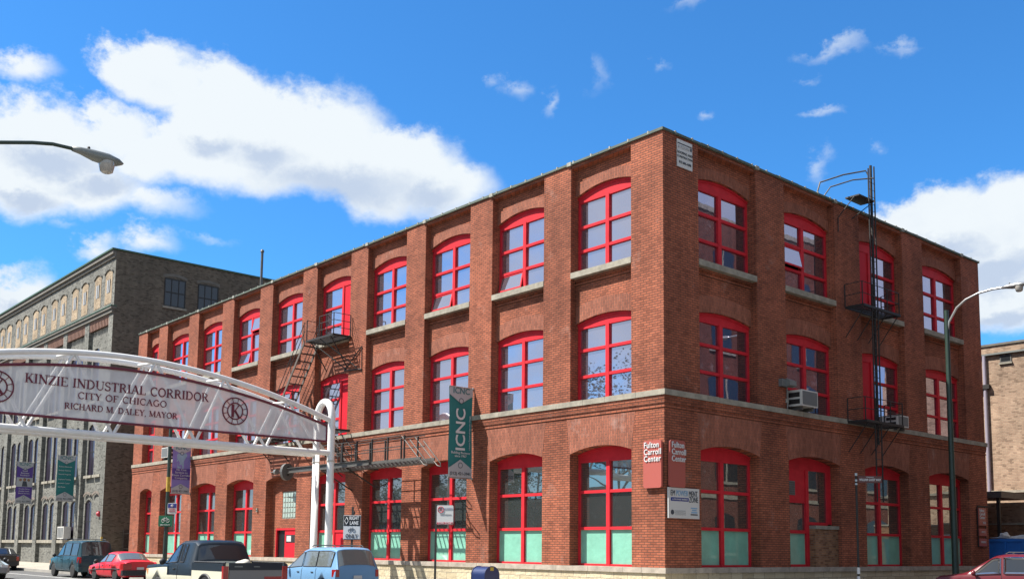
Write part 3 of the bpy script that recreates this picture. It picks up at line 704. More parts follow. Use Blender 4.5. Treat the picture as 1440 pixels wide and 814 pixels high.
# floodlight on the east wall
t = thing('floodlight', 'grey floodlight box on the shaded brick pier with a conduit below', 'floodlight', (0, 7.0, 8.0))
q = MB(); q.box(0, 0.16, -0.28, 0.26, -0.16, 0.12); q.build('housing', M['ac_grille'], t)
q = MB(); q.prism([(0.16, -0.18), (0.34, -0.12), (0.34, 0.06), (0.16, 0.16)], -0.02, 0.42, 1); q.build('lamp_head', M['lampgrey'], t)
q = MB(); q.tube([(0.04, 0.22, -0.16), (0.04, 0.22, -1.0)], 0.02); q.build('conduit', M['lampgrey'], t)
q = MB(); q.box(0.0, 0.07, 0.17, 0.27, -0.75, -0.6); q.build('junction_box', M['clip'], t)
t = thing('wall_light', 'small grey spotlight over the entrance archway beside the counterweight disc', 'light', (-27.0, 0, 5.35))
q = MB(); q.tube([(0, 0, 0), (0, -0.35, 0.1), (0.5, -0.4, 0.1)], 0.02); q.build('arm', M['lampgrey'], t)
q = MB(); q.lathe([(0.05, 0), (0.13, 0.08), (0.14, 0.3)], (0.5, -0.4, 0.1), 'x', 12); q.build('lamp_head', M['lampgrey'], t)
t = thing('door_bell_box', 'tiny pale wall box on the pier left of the entrance', 'wall box', (-29.0, 0, 3.4))
q = MB(); q.box(-0.06, 0.06, -0.08, 0, 0, 0.2); q.build('box', M['clip'], t)
q = MB(); q.box(-0.03, 0.03, -0.095, -0.08, 0.05, 0.12); q.build('button', M['iron'], t)

# roof pipe
t = thing('roof_pipe', 'thin grey vent pipe standing on the flat roof above the parapet', 'pipe', (-41.45, 6.0, 15.6))
q = MB(); q.tube([(0, 0, 0), (0, 0, 6.4)], 0.09, 10); q.build('pipe', M['iron_grey'], t)
q = MB(); q.lathe([(0.13, 0), (0.13, 0.12), (0.05, 0.2)], (0, 0, 6.35), 'z', 10); q.build('pipe_cap', M['iron_grey'], t)

# ------------------------------------------------------------------ fire escape on the sunny wall
fe = thing('fire_escape', 'dark iron fire escape with stairs down the sunny wall and a long raised drop stair', 'fire escape', (0, 0, 0))
def rail(mb, pts, h=1.05, posts=True, n=3, r=0.018, postr=0.028, ends=True):
    for k in range(n):
        mb.tube([Vector(p)+Vector((0, 0, h*(k+1)/n)) for p in pts], r, 5)
    if posts:
        for p in pts: mb.tube([p, Vector(p)+Vector((0, 0, h))], postr, 5)
def grate(mb, x0, x1, y0, y1, z, step=0.12):
    mb.box(x0, x1, y0-0.03, y0+0.03, z-0.08, z+0.02); mb.box(x0, x1, y1-0.03, y1+0.03, z-0.08, z+0.02)
    mb.box(x0-0.02, x0+0.04, y0, y1, z-0.075, z+0.016); mb.box(x1-0.04, x1+0.02, y0, y1, z-0.075, z+0.016)
    y = y0+step
    while y < y1-0.03: mb.box(x0+0.04, x1-0.04, y-0.028, y+0.028, z-0.035, z+0.01); y += step
q = MB(); grate(q, -22.45, -19.85, -1.05, -0.06, 11.80); q.build('upper_platform', M['iron'], fe)
q = MB(); rail(q, [(-21.2, -1.03, 11.8), (-20.5, -1.03, 11.8), (-19.87, -1.03, 11.8), (-19.87, -0.08, 11.8)]); q.build('upper_railing', M['iron'], fe); q = MB(); rail(q, [(-22.43, -0.2, 11.8), (-22.43, -1.03, 11.8)], n=2)
q.build('upper_railing', M['iron'], fe); q = MB()
for zz_ in (12.25, 12.6, 12.98): q.tube([(-21.6, -0.2, zz_), (-21.25, -0.55, zz_+0.04)], 0.02, 5)
split(q, 'wall_hook', M['iron'], fe)
q = MB()
for x_ in (-22.1, -20.2): q.tube([(x_, -0.98, 11.74), (x_, -0.03, 10.35)], 0.03, 5)
q.tube([(-21.2, -0.98, 11.74), (-19.3, -0.03, 10.2)], 0.03, 5); q.tube([(-22.1, -0.9, 11.7), (-20.2, -0.05, 10.2)], 0.03, 5)
q.tube([(-20.3, -0.1, 10.15), (-18.9, -0.04, 11.15)], 0.03, 5); q.tube([(-20.3, -0.1, 10.15), (-18.85, -0.04, 10.05)], 0.035, 5); q.tube([(-18.87, -0.04, 11.2), (-18.85, -0.04, 9.9)], 0.02, 5)
split(q, 'bracket', M['iron'], fe)
def stair(x0, z0, x1, z1, ya, yb, steps, name, railh=0.95, grey=False):
    q = MB()
    for y in (ya, yb):
        q.prism([(x0, z0+0.02), (x1, z1+0.02), (x1, z1-0.2), (x0, z0-0.2)], y-0.02, y+0.02, 1)
    q.build(name, M['iron_grey'] if grey else M['iron_rust'], fe)
    q = MB()
    for k in range(steps):
        f = (k+0.5)/steps; x = x0+(x1-x0)*f; z = z0+(z1-z0)*f
        q.box(x-0.11, x+0.11, ya+0.02, yb-0.02, z-0.06, z-0.03)
    split(q, 'stair_tread', M['iron'], fe)
    q = MB()
    for y in (ya, yb):
        for h in (railh, railh*0.5): q.tube([(x0, y, z0+h), (x1, y, z1+h)], 0.02, 5)
        for f in (0.02, 0.35, 0.68, 0.98): x = x0+(x1-x0)*f; z = z0+(z1-z0)*f; q.tube([(x, y, z), (x, y, z+railh)], 0.02, 5)
    q.build('handrail', M['iron'], fe)
M['iron_rust'] = mat("rusty_iron_stringer", (0.15,0.12,0.10), 0.75, metal=0.2, noise=0.35, nscale=6)
stair(-22.45, 11.8, -26.1, 7.25, -1.15, -0.35, 13, 'stair_stringer')
q = MB(); grate(q, -28.3, -26.0, -1.15, -0.14, 7.15); grate(q, -26.0, -19.6, -1.15, -0.14, 7.15, 0.2); q.build('lower_platform', M['iron'], fe)
q = MB(); rail(q, [(-28.2, -0.2, 7.15), (-28.2, -1.13, 7.15), (-26.8, -1.13, 7.15), (-25.5, -1.13, 7.15), (-24.2, -1.13, 7.15), (-22.9, -1.13, 7.15), (-21.6, -1.13, 7.15)]); q.build('lower_railing', M['iron'], fe)
q = MB()
for k in range(5):
    x_ = -27.6+k*1.9; q.tube([(x_, -1.1, 7.1), (x_, -0.03, 6.0)], 0.03, 5)
split(q, 'bracket', M['iron'], fe)
stair(-21.4, 7.1, -18.9, 5.25, -1.15, -0.4, 7, 'stair_stringer')
# raised drop stair lying level
zc = 5.12
q = MB()
for y in (-1.75, -1.05):
    q.box(-19.6, -11.5, y-0.025, y+0.025, zc+0.03, zc+0.14)
for k in range(27):
    x_ = -19.4+k*0.3; q.prism([(x_-0.01, zc+0.0), (x_+0.10, zc-0.11), (x_+0.115, zc-0.095), (x_+0.005, zc+0.02)], -1.73, -1.07, 1)
q.build('drop_stair', M['iron_grey'], fe)
q = MB()
for y, mm in ((-1.75, 0), (-1.05, 0)):
    for h in (1.0, 0.55): q.tube([(-19.3, y, zc+h+0.12), (-13.0 if y < -1.5 else -12.2, y, zc+h+0.12)], 0.02, 5)
    for k in range(6): x_ = -18.8+k*1.22; q.box(x_-0.03, x_+0.03, y-0.03, y+0.03, zc+0.1, zc+1.12)
q.build('drop_railing', M['iron'], fe)
q = MB()
for y in (-1.75, -1.05):
    q.tube([(-12.9, y, zc+1.1), (-11.3, y, zc-0.2), (-11.05, y, zc-0.25), (-11.1, y, zc-0.1), (-12.3, y, zc+0.9)], 0.025, 5)
split(q, 'stair_foot', M['iron_grey'], fe)
q = MB()
y = -1.85
q.box(-22.3, -15.2, y-0.02, y+0.02, zc-0.0, zc+0.20); q.box(-22.3, -15.2, y-0.09, y+0.02, zc+0.20, zc+0.225); q.box(-22.3, -15.2, y-0.09, y+0.02, zc-0.025, zc-0.0)
q.build('counterweight_beam', M['iron_grey'], fe)
q = MB()
n_ = 20; poly = [(-24.05+0.38*math.cos(2*math.pi*k/n_), zc+0.02+0.36*math.sin(2*math.pi*k/n_)) for k in range(n_)]
q.prism([(-1.85+0.36*math.cos(2*math.pi*k/n_)*0.9, zc+0.05+0.42*math.sin(2*math.pi*k/n_)) for k in range(n_)], -22.62, -22.40, 0)
q.build('counterweight', M['iron_grey'], fe)
q = MB(); q.lathe([(0.05, 0), (0.05, 0.05)], (-22.40, -1.85, zc+0.28), 'x', 8); q.lathe([(0.04, 0), (0.04, 0.05)], (-22.40, -1.85, zc-0.1), 'x', 8); split(q, 'bolt', M['iron'], fe)
q = MB()
for x_ in (-19.4, -17.2): q.tube([(x_, -1.8, zc+0.0), (x_+0.0, -0.03, zc-0.9)], 0.035, 5); q.tube([(x_, -1.75, zc), (x_, -0.03, zc)], 0.04, 5); q.tube([(x_-0.9, -0.03, zc-0.2), (x_+0.3, -1.2, zc)], 0.025, 5)
split(q, 'bracket', M['iron'], fe)

# ------------------------------------------------------------------ fire ladder on the shaded wall
fl = thing('roof_ladder', 'tall black fire ladder with two small balconies climbing the shaded wall past the roof', 'ladder', (0, 0, 0))
for z_, nm in ((11.70, 'upper_balcony'), (6.90, 'lower_balcony')):
    q = MB(TR); grate(q, 11.45, 14.45, 0.14, 0.95, z_, 0.16); q.build(nm, M['iron'], fl)
    q = MB(TR); rail(q, [(11.45, 0.12, z_), (11.4, 0.94, z_), (12.2, 0.94, z_), (13.4, 0.94, z_), (14.4, 0.94, z_), (14.4, 0.12, z_)], h=0.95, n=2); q.build('balcony_railing', M['iron'], fl)
    q = MB(TR)
    for s_ in (11.6, 12.5, 13.4, 14.3): q.tube([(s_, 0.95, z_-0.05), (s_, 0.03, z_-1.25)], 0.022, 5)
    split(q, 'bracket', M['iron'], fl)
q = MB(TR)
for s_ in (12.30, 12.78): q.tube([(s_, 0.85, 3.6), (s_, 0.85, 17.7 if s_ < 12.5 else 17.9)], 0.035, 6)
for k in range(44): q.tube([(12.30, 0.85, 3.8+k*0.31), (12.78, 0.85, 3.8+k*0.31)], 0.012, 4)
q.build('ladder', M['iron'], fl)
q = MB(TR); q.tube([(12.92, 0.62, 6.0), (12.92, 0.62, 18.05)], 0.06, 8); q.build('pole', M['iron'], fl)
q = MB(TR); q.tube([(12.30, 0.85, 17.4), (12.28, 0.75, 17.62), (11.6, 0.1, 17.45), (10.6, -0.4, 17.0), (10.2, -0.6, 15.6)], 0.035, 6)
q.tube([(12.78, 0.85, 17.4), (12.2, 0.2, 17.35), (11.4, -0.4, 17.0), (11.0, -0.6, 16.4), (11.0, -0.6, 15.6)], 0.03, 6)
q.build('gooseneck_rail', M['iron_grey'], fl)
q = MB(TR); q.box(11.7, 12.95, 0.1, 0.75, 16.42, 16.48); q.tube([(11.6, 0.6, 16.4), (11.2, 0.04, 15.5), (11.2, 0.04, 14.9)], 0.02, 5); q.tube([(12.9, 0.7, 16.4), (12.3, 0.04, 15.7)], 0.02, 5)
q.build('roof_step', M['iron'], fl)

# ------------------------------------------------------------------ gateway arch over the street
gt = thing('gateway_arch', 'white tubular steel gateway spanning the street with a pale perforated name panel', 'gateway', (0, 0, 0))
GX0, GX1 = -16.72, -17.97; YC = -12.1; YR = -2.87; YL = 2*YC-YR
def top_z(y):
    t_ = abs(y-YC)/(YC-YR if False else (YR-YC)); return 7.08+(8.74-7.08)*(1-t_**1.9)
BZ = 5.66
for y in (YR, YL):
    q = MB(); rad = (GX0-GX1)/2; xc = (GX0+GX1)/2; zt = 8.0-rad*1.15
    q.tube([(GX0, y, -0.05), (GX0, y, zt)]+[(xc+rad*math.cos(a), y, zt+rad*1.15*math.sin(a)) for a in [math.pi*k/12 for k in range(13)]]+[(GX1, y, zt), (GX1, y, -0.05)], 0.16, 16)
    q.build('post_loop', M['white'], gt)
    for x_ in (GX0, GX1):
        for z_ in (5.28,):
            q = MB(); q.lathe([(0.185, 0), (0.185, 0.05)], (x_, y, z_), 'z', 16); q.build('flange', M['flange'], gt)
    q = MB()
    for x_ in (GX0, GX1): q.box(x_-0.28, x_+0.28, y-0.28, y+0.28, 0.0, 0.04)
    split(q, 'base_plate', M['iron_grey'], gt)
ys = [YL+(YR-YL)*k/40 for k in range(41)]
for x_ in (GX0, GX1):
    q = MB(); q.tube([(x_, y, top_z(y)) for y in ys], 0.115, 12); q.build('top_chord', M['white'], gt)
    q = MB(); q.tube([(x_, YL, BZ), (x_, YR, BZ)], 0.12, 12); q.build('bottom_chord', M['white'], gt)
tn = [-19.15, -17.0, -14.0, -10.9, -8.0, -5.05]
bn = [-20.9, -18.4, -15.55, -12.45, -9.15, -6.05, -3.45]
for x_ in (GX0, GX1):
    for k, y in enumerate(tn):
        for yb in (bn[k], bn[k+1]):
            q = MB(); q.tube([(x_, yb, BZ), (x_, y, top_z(y))], 0.065, 8); q.build('brace', M['white'], gt)
for y in tn:
    q = MB(); q.tube([(GX0, y, top_z(y)-0.03), (GX1, y-0.3, top_z(y)-0.03)], 0.05, 8); q.build('cross_tie', M['white'], gt)
for y in bn[1:-1]:
    q = MB(); q.tube([(GX0, y, BZ), (GX1, y, BZ)], 0.05, 8); q.build('cross_tie', M['white'], gt)
# sign panel
PX = GX0+0.13; PYR, PYL = -3.2, 2*YC+3.2
def pan_top(y): t_ = abs(y-YC)/(PYR-YC); return 6.84+(8.22-6.84)*(1-t_**1.9)
PB = 6.14
pys = [PYL+(PYR-PYL)*k/40 for k in range(41)]
q = MB(); vs = [(PX, y, PB) for y in pys]+[(PX, y, pan_top(y)) for y in pys]
q.add(vs, [(k, k+1, 42+k, 41+k) for k in range(40)])
pan = q.build('sign_panel', M['mesh'], gt, recalc=False)
q = MB(); q.tube([(PX+0.02, y, pan_top(y)) for y in pys], 0.058, 6); q.tube([(PX+0.02, PYR, PB), (PX+0.02, PYL, PB)], 0.052, 6)
q.tube([(PX+0.02, PYR, PB), (PX+0.02, PYR, pan_top(PYR))], 0.04, 6); q.tube([(PX+0.02, PYL, PB), (PX+0.02, PYL, pan_top(PYL))], 0.04, 6)
q.build('panel_border', M['maroon'], pan)
# serif capitals drawn as strokes (unit height 1)
_t, _n2 = 0.16, 0.06
def arcp(cx, cy, rx, ry, a0, a1, n=10): return [(cx+rx*math.cos(R(a0+(a1-a0)*k/n)), cy+ry*math.sin(R(a0+(a1-a0)*k/n))) for k in range(n+1)]
def vst(x, y0=0, y1=1, w=_t, s0=True, s1=True):
    o = [([(x, y0), (x, y1)], w)]
    if s0: o.append(([(x-0.14, y0+0.025), (x+0.14, y0+0.025)], 0.05))
    if s1: o.append(([(x-0.14, y1-0.025), (x+0.14, y1-0.025)], 0.05))
    return o
GL = {
 'K': (0.80, vst(0.18)+[([(0.24,0.40),(0.62,0.96)],_n2),([(0.36,0.56),(0.68,0.03)],_t),([(0.5,0.975),(0.76,0.975)],.05),([(0.54,0.025),(0.84,0.025)],.05)]),
 'I': (0.36, vst(0.18)),
 'N': (0.86, vst(0.16,w=.07)+vst(0.72,w=.07,s0=False)+[([(0.16,0.97),(0.72,0.03)],_t)]),
 'Z': (0.70, [([(0.06,0.97),(0.62,0.97)],.06),([(0.6,0.96),(0.08,0.04)],_t),([(0.06,0.03),(0.64,0.03)],.06),([(0.07,0.97),(0.06,0.78)],.05),([(0.64,0.03),(0.66,0.24)],.05)]),
 'E': (0.72, vst(0.18)+[([(0.18,0.97),(0.6,0.97)],.06),([(0.18,0.52),(0.5,0.52)],.06),([(0.18,0.03),(0.63,0.03)],.06),([(0.6,1),(0.6,0.8)],.05),([(0.64,0),(0.65,0.24)],.05)]),
 'D': (0.84, vst(0.18)+[(arcp(0.34,0.5,0.38,0.47,90,-90),.11),([(0.18,0.97),(0.36,0.97)],.05),([(0.18,0.03),(0.36,0.03)],.05)]),
 'U': (0.84, [([(0.18,1),(0.18,0.35)],_t),(arcp(0.44,0.33,0.26,0.31,180,360),.09),([(0.70,1),(0.70,0.33)],.06),([(0.04,.975),(0.32,.975)],.05),([(0.58,.975),(0.82,.975)],.05)]),
 'S': (0.62, [(arcp(0.31,0.74,0.20,0.23,20,270),.10),(arcp(0.31,0.27,0.22,0.24,90,-160),.11),([(0.5,0.98),(0.5,0.75)],.05),([(0.08,0.02),(0.08,0.26)],.05)]),
 'T': (0.74, [([(0.37,0),(0.37,1)],_t),([(0.05,0.97),(0.69,0.97)],.06),([(0.06,0.99),(0.05,0.78)],.05),([(0.68,0.99),(0.69,0.78)],.05),([(0.23,.025),(0.51,.025)],.05)]),
 'R': (0.80, vst(0.18)+[(arcp(0.34,0.74,0.24,0.23,90,-90),.11),([(0.18,0.97),(0.36,0.97)],.05),([(0.18,0.51),(0.36,0.51)],.05),([(0.38,0.5),(0.68,0.03)],.13),([(0.6,0.025),(0.82,0.025)],.05)]),
 'A': (0.80, [([(0.40,1.0),(0.10,0.02)],_n2),([(0.39,1.0),(0.68,0.02)],_t),([(0.2,0.36),(0.56,0.36)],.05),([(0.0,.025),(0.22,.025)],.05),([(0.54,.025),(0.82,.025)],.05)]),
 'L': (0.68, vst(0.18)+[([(0.18,0.03),(0.6,0.03)],.06),([(0.61,0),(0.62,0.26)],.05)]),
 'C': (0.76, [(arcp(0.42,0.5,0.32,0.48,45,315,14),.12),([(0.66,0.98),(0.67,0.7)],.05)]),
 'O': (0.84, [(arcp(0.42,0.5,0.33,0.47,0,360,18),.12)]),
 'Y': (0.76, [([(0.12,0.97),(0.38,0.48)],_t),([(0.64,0.97),(0.38,0.48)],_n2),([(0.38,0.5),(0.38,0.0)],_t),([(0.0,.975),(0.26,.975)],.05),([(0.54,.975),(0.76,.975)],.05),([(0.24,.025),(0.52,.025)],.05)]),
 'F': (0.68, vst(0.18)+[([(0.18,0.97),(0.58,0.97)],.06),([(0.18,0.52),(0.48,0.52)],.06),([(0.58,1),(0.58,0.78)],.05)]),
 'H': (0.86, vst(0.18)+vst(0.68)+[([(0.18,0.52),(0.68,0.52)],.06)]),
 'G': (0.82, [(arcp(0.42,0.5,0.32,0.48,45,330,14),.12),([(0.68,0.45),(0.68,0.1)],.13),([(0.54,.45),(0.80,.45)],.05)]),
 'M': (0.98, vst(0.14,w=.06)+vst(0.82,w=_t)+[([(0.14,0.98),(0.46,0.05)],_t),([(0.80,0.98),(0.46,0.05)],_n2)]),
 ' ': (0.38, []), '.': (0.26, [([(0.10,0.0),(0.10,0.14)],.14)]), ',': (0.26, [([(0.12,0.12),(0.08,-0.14)],.10)]),
}
def serif_text(s, y_start, y_end, zbase, h, x, slope=0.0, parent=None):
    """reads towards +y; fits the line exactly between y_start and y_end"""
    tot = sum(GL[c][0] for c in s); k = (y_end-y_start)/tot; q = MB(); cur = y_start; cnt = 0
    for ch in s:
        adv, strokes = GL[ch]
        for pts, w in strokes:
            cnt += 1; lift = 0.0007*(cnt % 6)
            P = [Vector((cur+p[0]*k, zbase+p[1]*h)) for p in pts]; L_, R_ = [], []
            for i, p in enumerate(P):
                t_ = (P[min(i+1, len(P)-1)]-P[max(i-1, 0)]); t_ = t_.normalized() if t_.length > 0 else Vector((1, 0)); nn = Vector((-t_.y, t_.x))*w*h*0.55
                L_.append(p+nn); R_.append(p-nn)
            for i in range(len(P)-1):
                c4 = [L_[i], L_[i+1], R_[i+1], R_[i]]
                q.add([(x+lift, v.x, v.y) for v in c4]+[(x-0.012, v.x, v.y) for v in c4], [(0,1,2,3),(7,6,5,4),(0,4,5,1),(1,5,6,2),(2,6,7,3),(3,7,4,0)])
        cur += adv*k
    return q.build('lettering', M['maroon'], parent)
serif_text("KINZIE INDUSTRIAL CORRIDOR", -15.74, -8.72, 7.32, 0.34, PX+0.03, parent=pan)
serif_text("CITY OF CHICAGO", -13.86, -10.45, 6.92, 0.25, PX+0.03, parent=pan)
serif_text("RICHARD M. DALEY, MAYOR", -14.32, -10.0, 6.50, 0.23, PX+0.03, parent=pan)
for yc in (-7.56, 2*YC+7.56):
    q = MB(); x = PX+0.03; zc_ = 7.06; ro, ri = 0.55, 0.335
    for rr, w in ((ro, 0.028), (ri, 0.028)):
        q.tube([(x, yc+rr*math.cos(a), zc_+rr*math.sin(a)) for a in [2*math.pi*k/28 for k in range(29)]], w, 5)
    for k in range(12):
        a = 2*math.pi*(k+0.5)/12; q.tube([(x, yc+ri*math.cos(a), zc_+ri*math.sin(a)), (x, yc+ro*math.cos(a), zc_+ro*math.sin(a))], 0.014, 4)
    q.box(x-0.012, x+0.012, yc-0.16, yc-0.05, zc_-0.26, zc_+0.26)
    q.tube([(x, yc-0.04, zc_-0.02), (x, yc+0.16, zc_+0.25)], 0.025, 4); q.tube([(x+0.003, yc-0.02, zc_+0.04), (x+0.003, yc+0.19, zc_-0.26)], 0.045, 4)
    q.build('emblem', M['maroon'], pan)

# ------------------------------------------------------------------ banners hung square to a wall
def ring2(mb, x, cy, cz, r, w=0.012, n=14): mb.tube([(x, cy+r*math.cos(2*math.pi*k/n), cz+r*math.sin(2*math.pi*k/n)) for k in range(n+1)], w, 4)
def banner(x, w, z0, z1, main, label, lines=None, photo=False, kind='icnc', group='banners on wall arms'):
    t = thing('banner', label, 'banner', (x, 0, z0), group=group)
    H = z1-z0; y0, y1 = -w-0.06, -0.06; n = 14
    def wav(y, z): return 0.02*math.sin(2.2*z+3*y)
    q = MB()
    cols = 6; vs = [(wav(y0+(y1-y0)*i/cols, H*j/n)+s_, y0+(y1-y0)*i/cols, H*j/n) for s_ in (0.004, -0.004) for j in range(n+1) for i in range(cols+1)]
    off = (n+1)*(cols+1); fs = []
    for j in range(n):
        for i in range(cols):
            a = j*(cols+1)+i; fs.append((a, a+1, a+cols+2, a+cols+1)); fs.append((off+a, off+a+cols+1, off+a+cols+2, off+a+1))
    q.add(vs, fs, True); q.build('cloth', main, t, recalc=False)
    xf = 0.03
    ym = (y0+y1)/2
    q = MB(); p = H*0.085; e = H*0.165
    q.prism([(y0, H-0.002), (y1, H-0.002), (y1, H-p), (ym, H-e-0.05), (y0, H-p)], xf-0.006, xf, 0)
    q.prism([(y0, 0.002), (y1, 0.002), (y1, H*0.10), (ym, H*0.20), (y0, H*0.10)], xf-0.006, xf, 0)
    split(q, 'end_panel', M['bgrey'], t)
    q = MB(); ring2(q, xf+0.004, ym, H-p-0.18*w-0.02, 0.09*w); ring2(q, xf+0.004, ym, H*0.135, 0.09*w); split(q, 'ring_mark', M['letter_dark'], t)
    for z in (-0.02, H+0.02):
        q = MB(); q.tube([(0, y0-0.02, z), (0, 0.0, z)], 0.028, 8); q.lathe([(0.045, 0), (0.06, 0.03), (0.045, 0.06)], (0, -0.06, z), 'y', 10); q.build('arm', M['lampsilver'], t)
    Y, Z, X = (0, 1, 0), (0, 0, 1), (1, 0, 0)
    text('ICNC', 0.30*w, (xf, ym, H-0.12*w), Y, Z, M['letter_teal'], t, off=0.004)
    text('(312) 421-3941', 0.145*w, (xf, ym, H*0.042), Y, Z, M['letter_dark'], t, off=0.002)
    if kind == 'icnc':
        text('ICNC', 0.56*w, (xf, ym, H*0.53), (0, 0, 1), (0, -1, 0), M['letter_white'], t, off=0.012, sx=1.08)
        text('Building Business\nsince 1967', 0.12*w, (xf, ym, H*0.255), Y, Z, M['letter_white'], t)
        text('Industrial Council of Nearwest Chicago', 0.075*w, (xf, ym+0.38*w, H*0.5), (0, 0, 1), (0, -1, 0), M['letter_white'], t)
    elif kind == 'list':
        for k, s_ in enumerate(('Business Resources', 'Business Advisory', 'Financial Programs', 'Employee Training', 'Incubator Center', 'Real Estate')):
            text(s_, 0.105*w, (xf, y0+0.08*w, H*(0.76-0.085*k-(0.03 if k > 2 else 0))), Y, Z, M['letter_white'], t, align='LEFT', sx=0.9)
    elif kind == 'photo':
        text('Small\nBusiness\nIncubator', 0.15*w, (xf, ym, H*0.74), Y, Z, M['letter_white'], t)
        q = MB(); q.box(xf-0.006, xf, y0+0.02, y1-0.02, H*0.40, H*0.63); ph = q.build('printed_photo', M['bgrey'], t)
        q = MB()
        for yy, zz, rr in ((0.25, .57, .09), (0.5, .58, .1), (0.75, .57, .09)): q.lathe([(rr*w, 0), (rr*w, 0.004)], (xf, y0+yy*w, H*zz), 'x', 12)
        q.build('printed_face', M['infill'], ph)
        q = MB(); q.prism([(y0+.35*w, H*.41), (y0+.7*w, H*.41), (y0+.62*w, H*.54), (y0+.4*w, H*.54)], xf, xf+0.003, 0); q.build('printed_suit', M['letter_dark'], ph)
        for k in range(3): text(('On-site Advice', 'Flexible Leases', 'Shared Services')[k], 0.11*w, (xf, ym, H*(0.35-0.055*k)), Y, Z, M['letter_white'], t)
    elif kind == 'city':
        q = MB()
        sky_ = [(0.28, .34), (0.28, .62), (0.22, .66), (0.24, .80), (0.30, .84), (0.33, 1.0-.17), (0.66, 1.0-.17), (0.70, .86), (0.80, .80), (0.62, .68), (0.62, .34)]
        q.prism([(y0+a_*w, H*b_) for a_, b_ in sky_], xf-0.012, xf-0.008, 0); q.build('printed_skyline', M['skyline'], t)
        q = MB(); q.box(xf-0.006, xf-0.001, y0, y1, H*0.285, H*0.52); q.build('text_band', M['purple'], t)
        text('No Cost\nServices to\nKinzie Corridor\nCompanies', 0.155*w, (xf, ym, H*0.405), Y, Z, M['letter_white'], t)
    return t
banner(-10.29, 1.20, 4.40, 8.10, M['teal'], 'teal banner lettered ICNC hanging from wall arms near the street corner', kind='icnc')
banner(-37.95, 1.15, 4.70, 7.62, M['lilac'], 'lilac banner with a pale skyline print, behind the green lamp pole', kind='city')
banner(-59.35, 1.3, 4.85, 8.3, M['teal'], 'teal banner with a list of white lines on the grey building nearest its corner', kind='list')
banner(-70.0, 1.3, 4.95, 8.4, M['purple'], 'purple banner with a photo print of people on the grey building', kind='photo')
banner(-81.3, 1.3, 4.95, 8.4, M['purple'], 'purple banner cut by the left edge of the view on the grey building', kind='photo')

# ------------------------------------------------------------------ wall signs
def rounded(s0, s1, z0, z1, r, n=4):
    o = []
    for cx, cz, a0 in ((s1-r, z1-r, 0), (s0+r, z1-r, 90), (s0+r, z0+r, 180), (s1-r, z0+r, 270)):
        for k in range(n+1): a = R(a0+90*k/n); o.append((cx+r*math.cos(a), cz+r*math.sin(a)))
    return o
t = thing('wall_sign', 'sunlit tall brick-red sign reading Fulton Carroll Center, left of the corner', 'sign', (-0.44, -0.04, 3.63), group='matching corner signs')
q = MB(); q.prism(rounded(-0.40, 0.40, 0, 1.62, 0.09), -0.09, 0.0, 1); q.build('sign_face', M['sign_red'], t)
for k, s_ in enumerate(('Fulton', 'Carroll', 'Center')): text(s_, 0.28, (-0.35, -0.09, 1.45-k*0.235), (1, 0, 0), (0, 0, 1), M['letter_white'], t, align='LEFT', off=0.003, sx=0.84, extr=0.012, spacing=1.12)
t = thing('wall_sign', 'shaded tall brick-red sign reading Fulton Carroll Center, right of the corner', 'sign', (0.04, 0.53, 3.66), group='matching corner signs')
q = MB(); q.prism(rounded(-0.40, 0.40, 0, 1.60, 0.09), 0.0, 0.09, 0); q.build('sign_face', M['sign_red'], t)
for k, s_ in enumerate(('Fulton', 'Carroll', 'Center')): text(s_, 0.28, (0.09, -0.33, 1.43-k*0.235), (0, 1, 0), (0, 0, 1), M['letter_white'], t, align='LEFT', off=0.003, sx=0.82, extr=0.012, spacing=1.12)
t = thing('wall_sign', 'white square sign reading Empowerment Zone under the shaded red sign', 'sign', (0.04, 0.9, 2.62))
q = MB(); q.box(0, 0.05, -0.82, 0.82, 0, 1.03); q.build('sign_face', M['sign_white'], t)
Y, Z = (0, 1, 0), (0, 0, 1)
text('EM', 0.27, (0.05, -0.72, 0.84), Y, Z, M['letter_dark'], t, align='LEFT', sx=0.70); text('POWER', 0.27, (0.05, -0.43, 0.84), Y, Z, M['light_blue'], t, align='LEFT', sx=0.68); text('MENT', 0.27, (0.05, 0.24, 0.84), Y, Z, M['letter_dark'], t, align='LEFT', sx=0.66)
text('ZONE', 0.27, (0.05, 0.50, 0.64), Y, Z, M['letter_dark'], t, sx=0.66)
q = MB(); q.box(0.05, 0.056, -0.70, 0.24, 0.58, 0.70); q.build('blue_bar', M['sign_blue'], t)
text('A TAX-SMART BUSINESS', 0.075, (0.056, -0.23, 0.64), Y, Z, M['letter_white'], t)
q = MB(); q.lathe([(0.085, 0), (0.085, 0.006)], (0.05, -0.62, 0.2), 'x', 16); q.box(0.05, 0.056, 0.34, 0.72, 0.12, 0.16); q.build('seal_mark', M['letter_dark'], t)
q = MB(); q.box(0.05, 0.056, 0.38, 0.70, 0.19, 0.24); q.box(0.05, 0.056, 0.42, 0.66, 0.27, 0.31); q.box(0.05, 0.056, 0.36, 0.70, 0.34, 0.38); q.build('logo_mark', M['light_blue'], t)
for k in range(3): text('City of Chicago Department', 0.05, (0.05, -0.5, 0.25-k*0.06), Y, Z, M['sign_grey'], t, align='LEFT')
t = thing('wall_sign', 'small white contractor sign high up under the parapet by the corner', 'sign', (0.01, 1.15, 15.0))
q = MB(); q.box(0, 0.03, -0.42, 0.42, 0, 1.0); q.build('sign_face', M['sign_white'], t)
q = MB(); q.box(0.03, 0.034, -0.40, 0.40, 0.84, 0.88); q.box(0.03, 0.034, 0.30, 0.39, 0.70, 0.82); q.build('sign_border', M['letter_dark'], t)
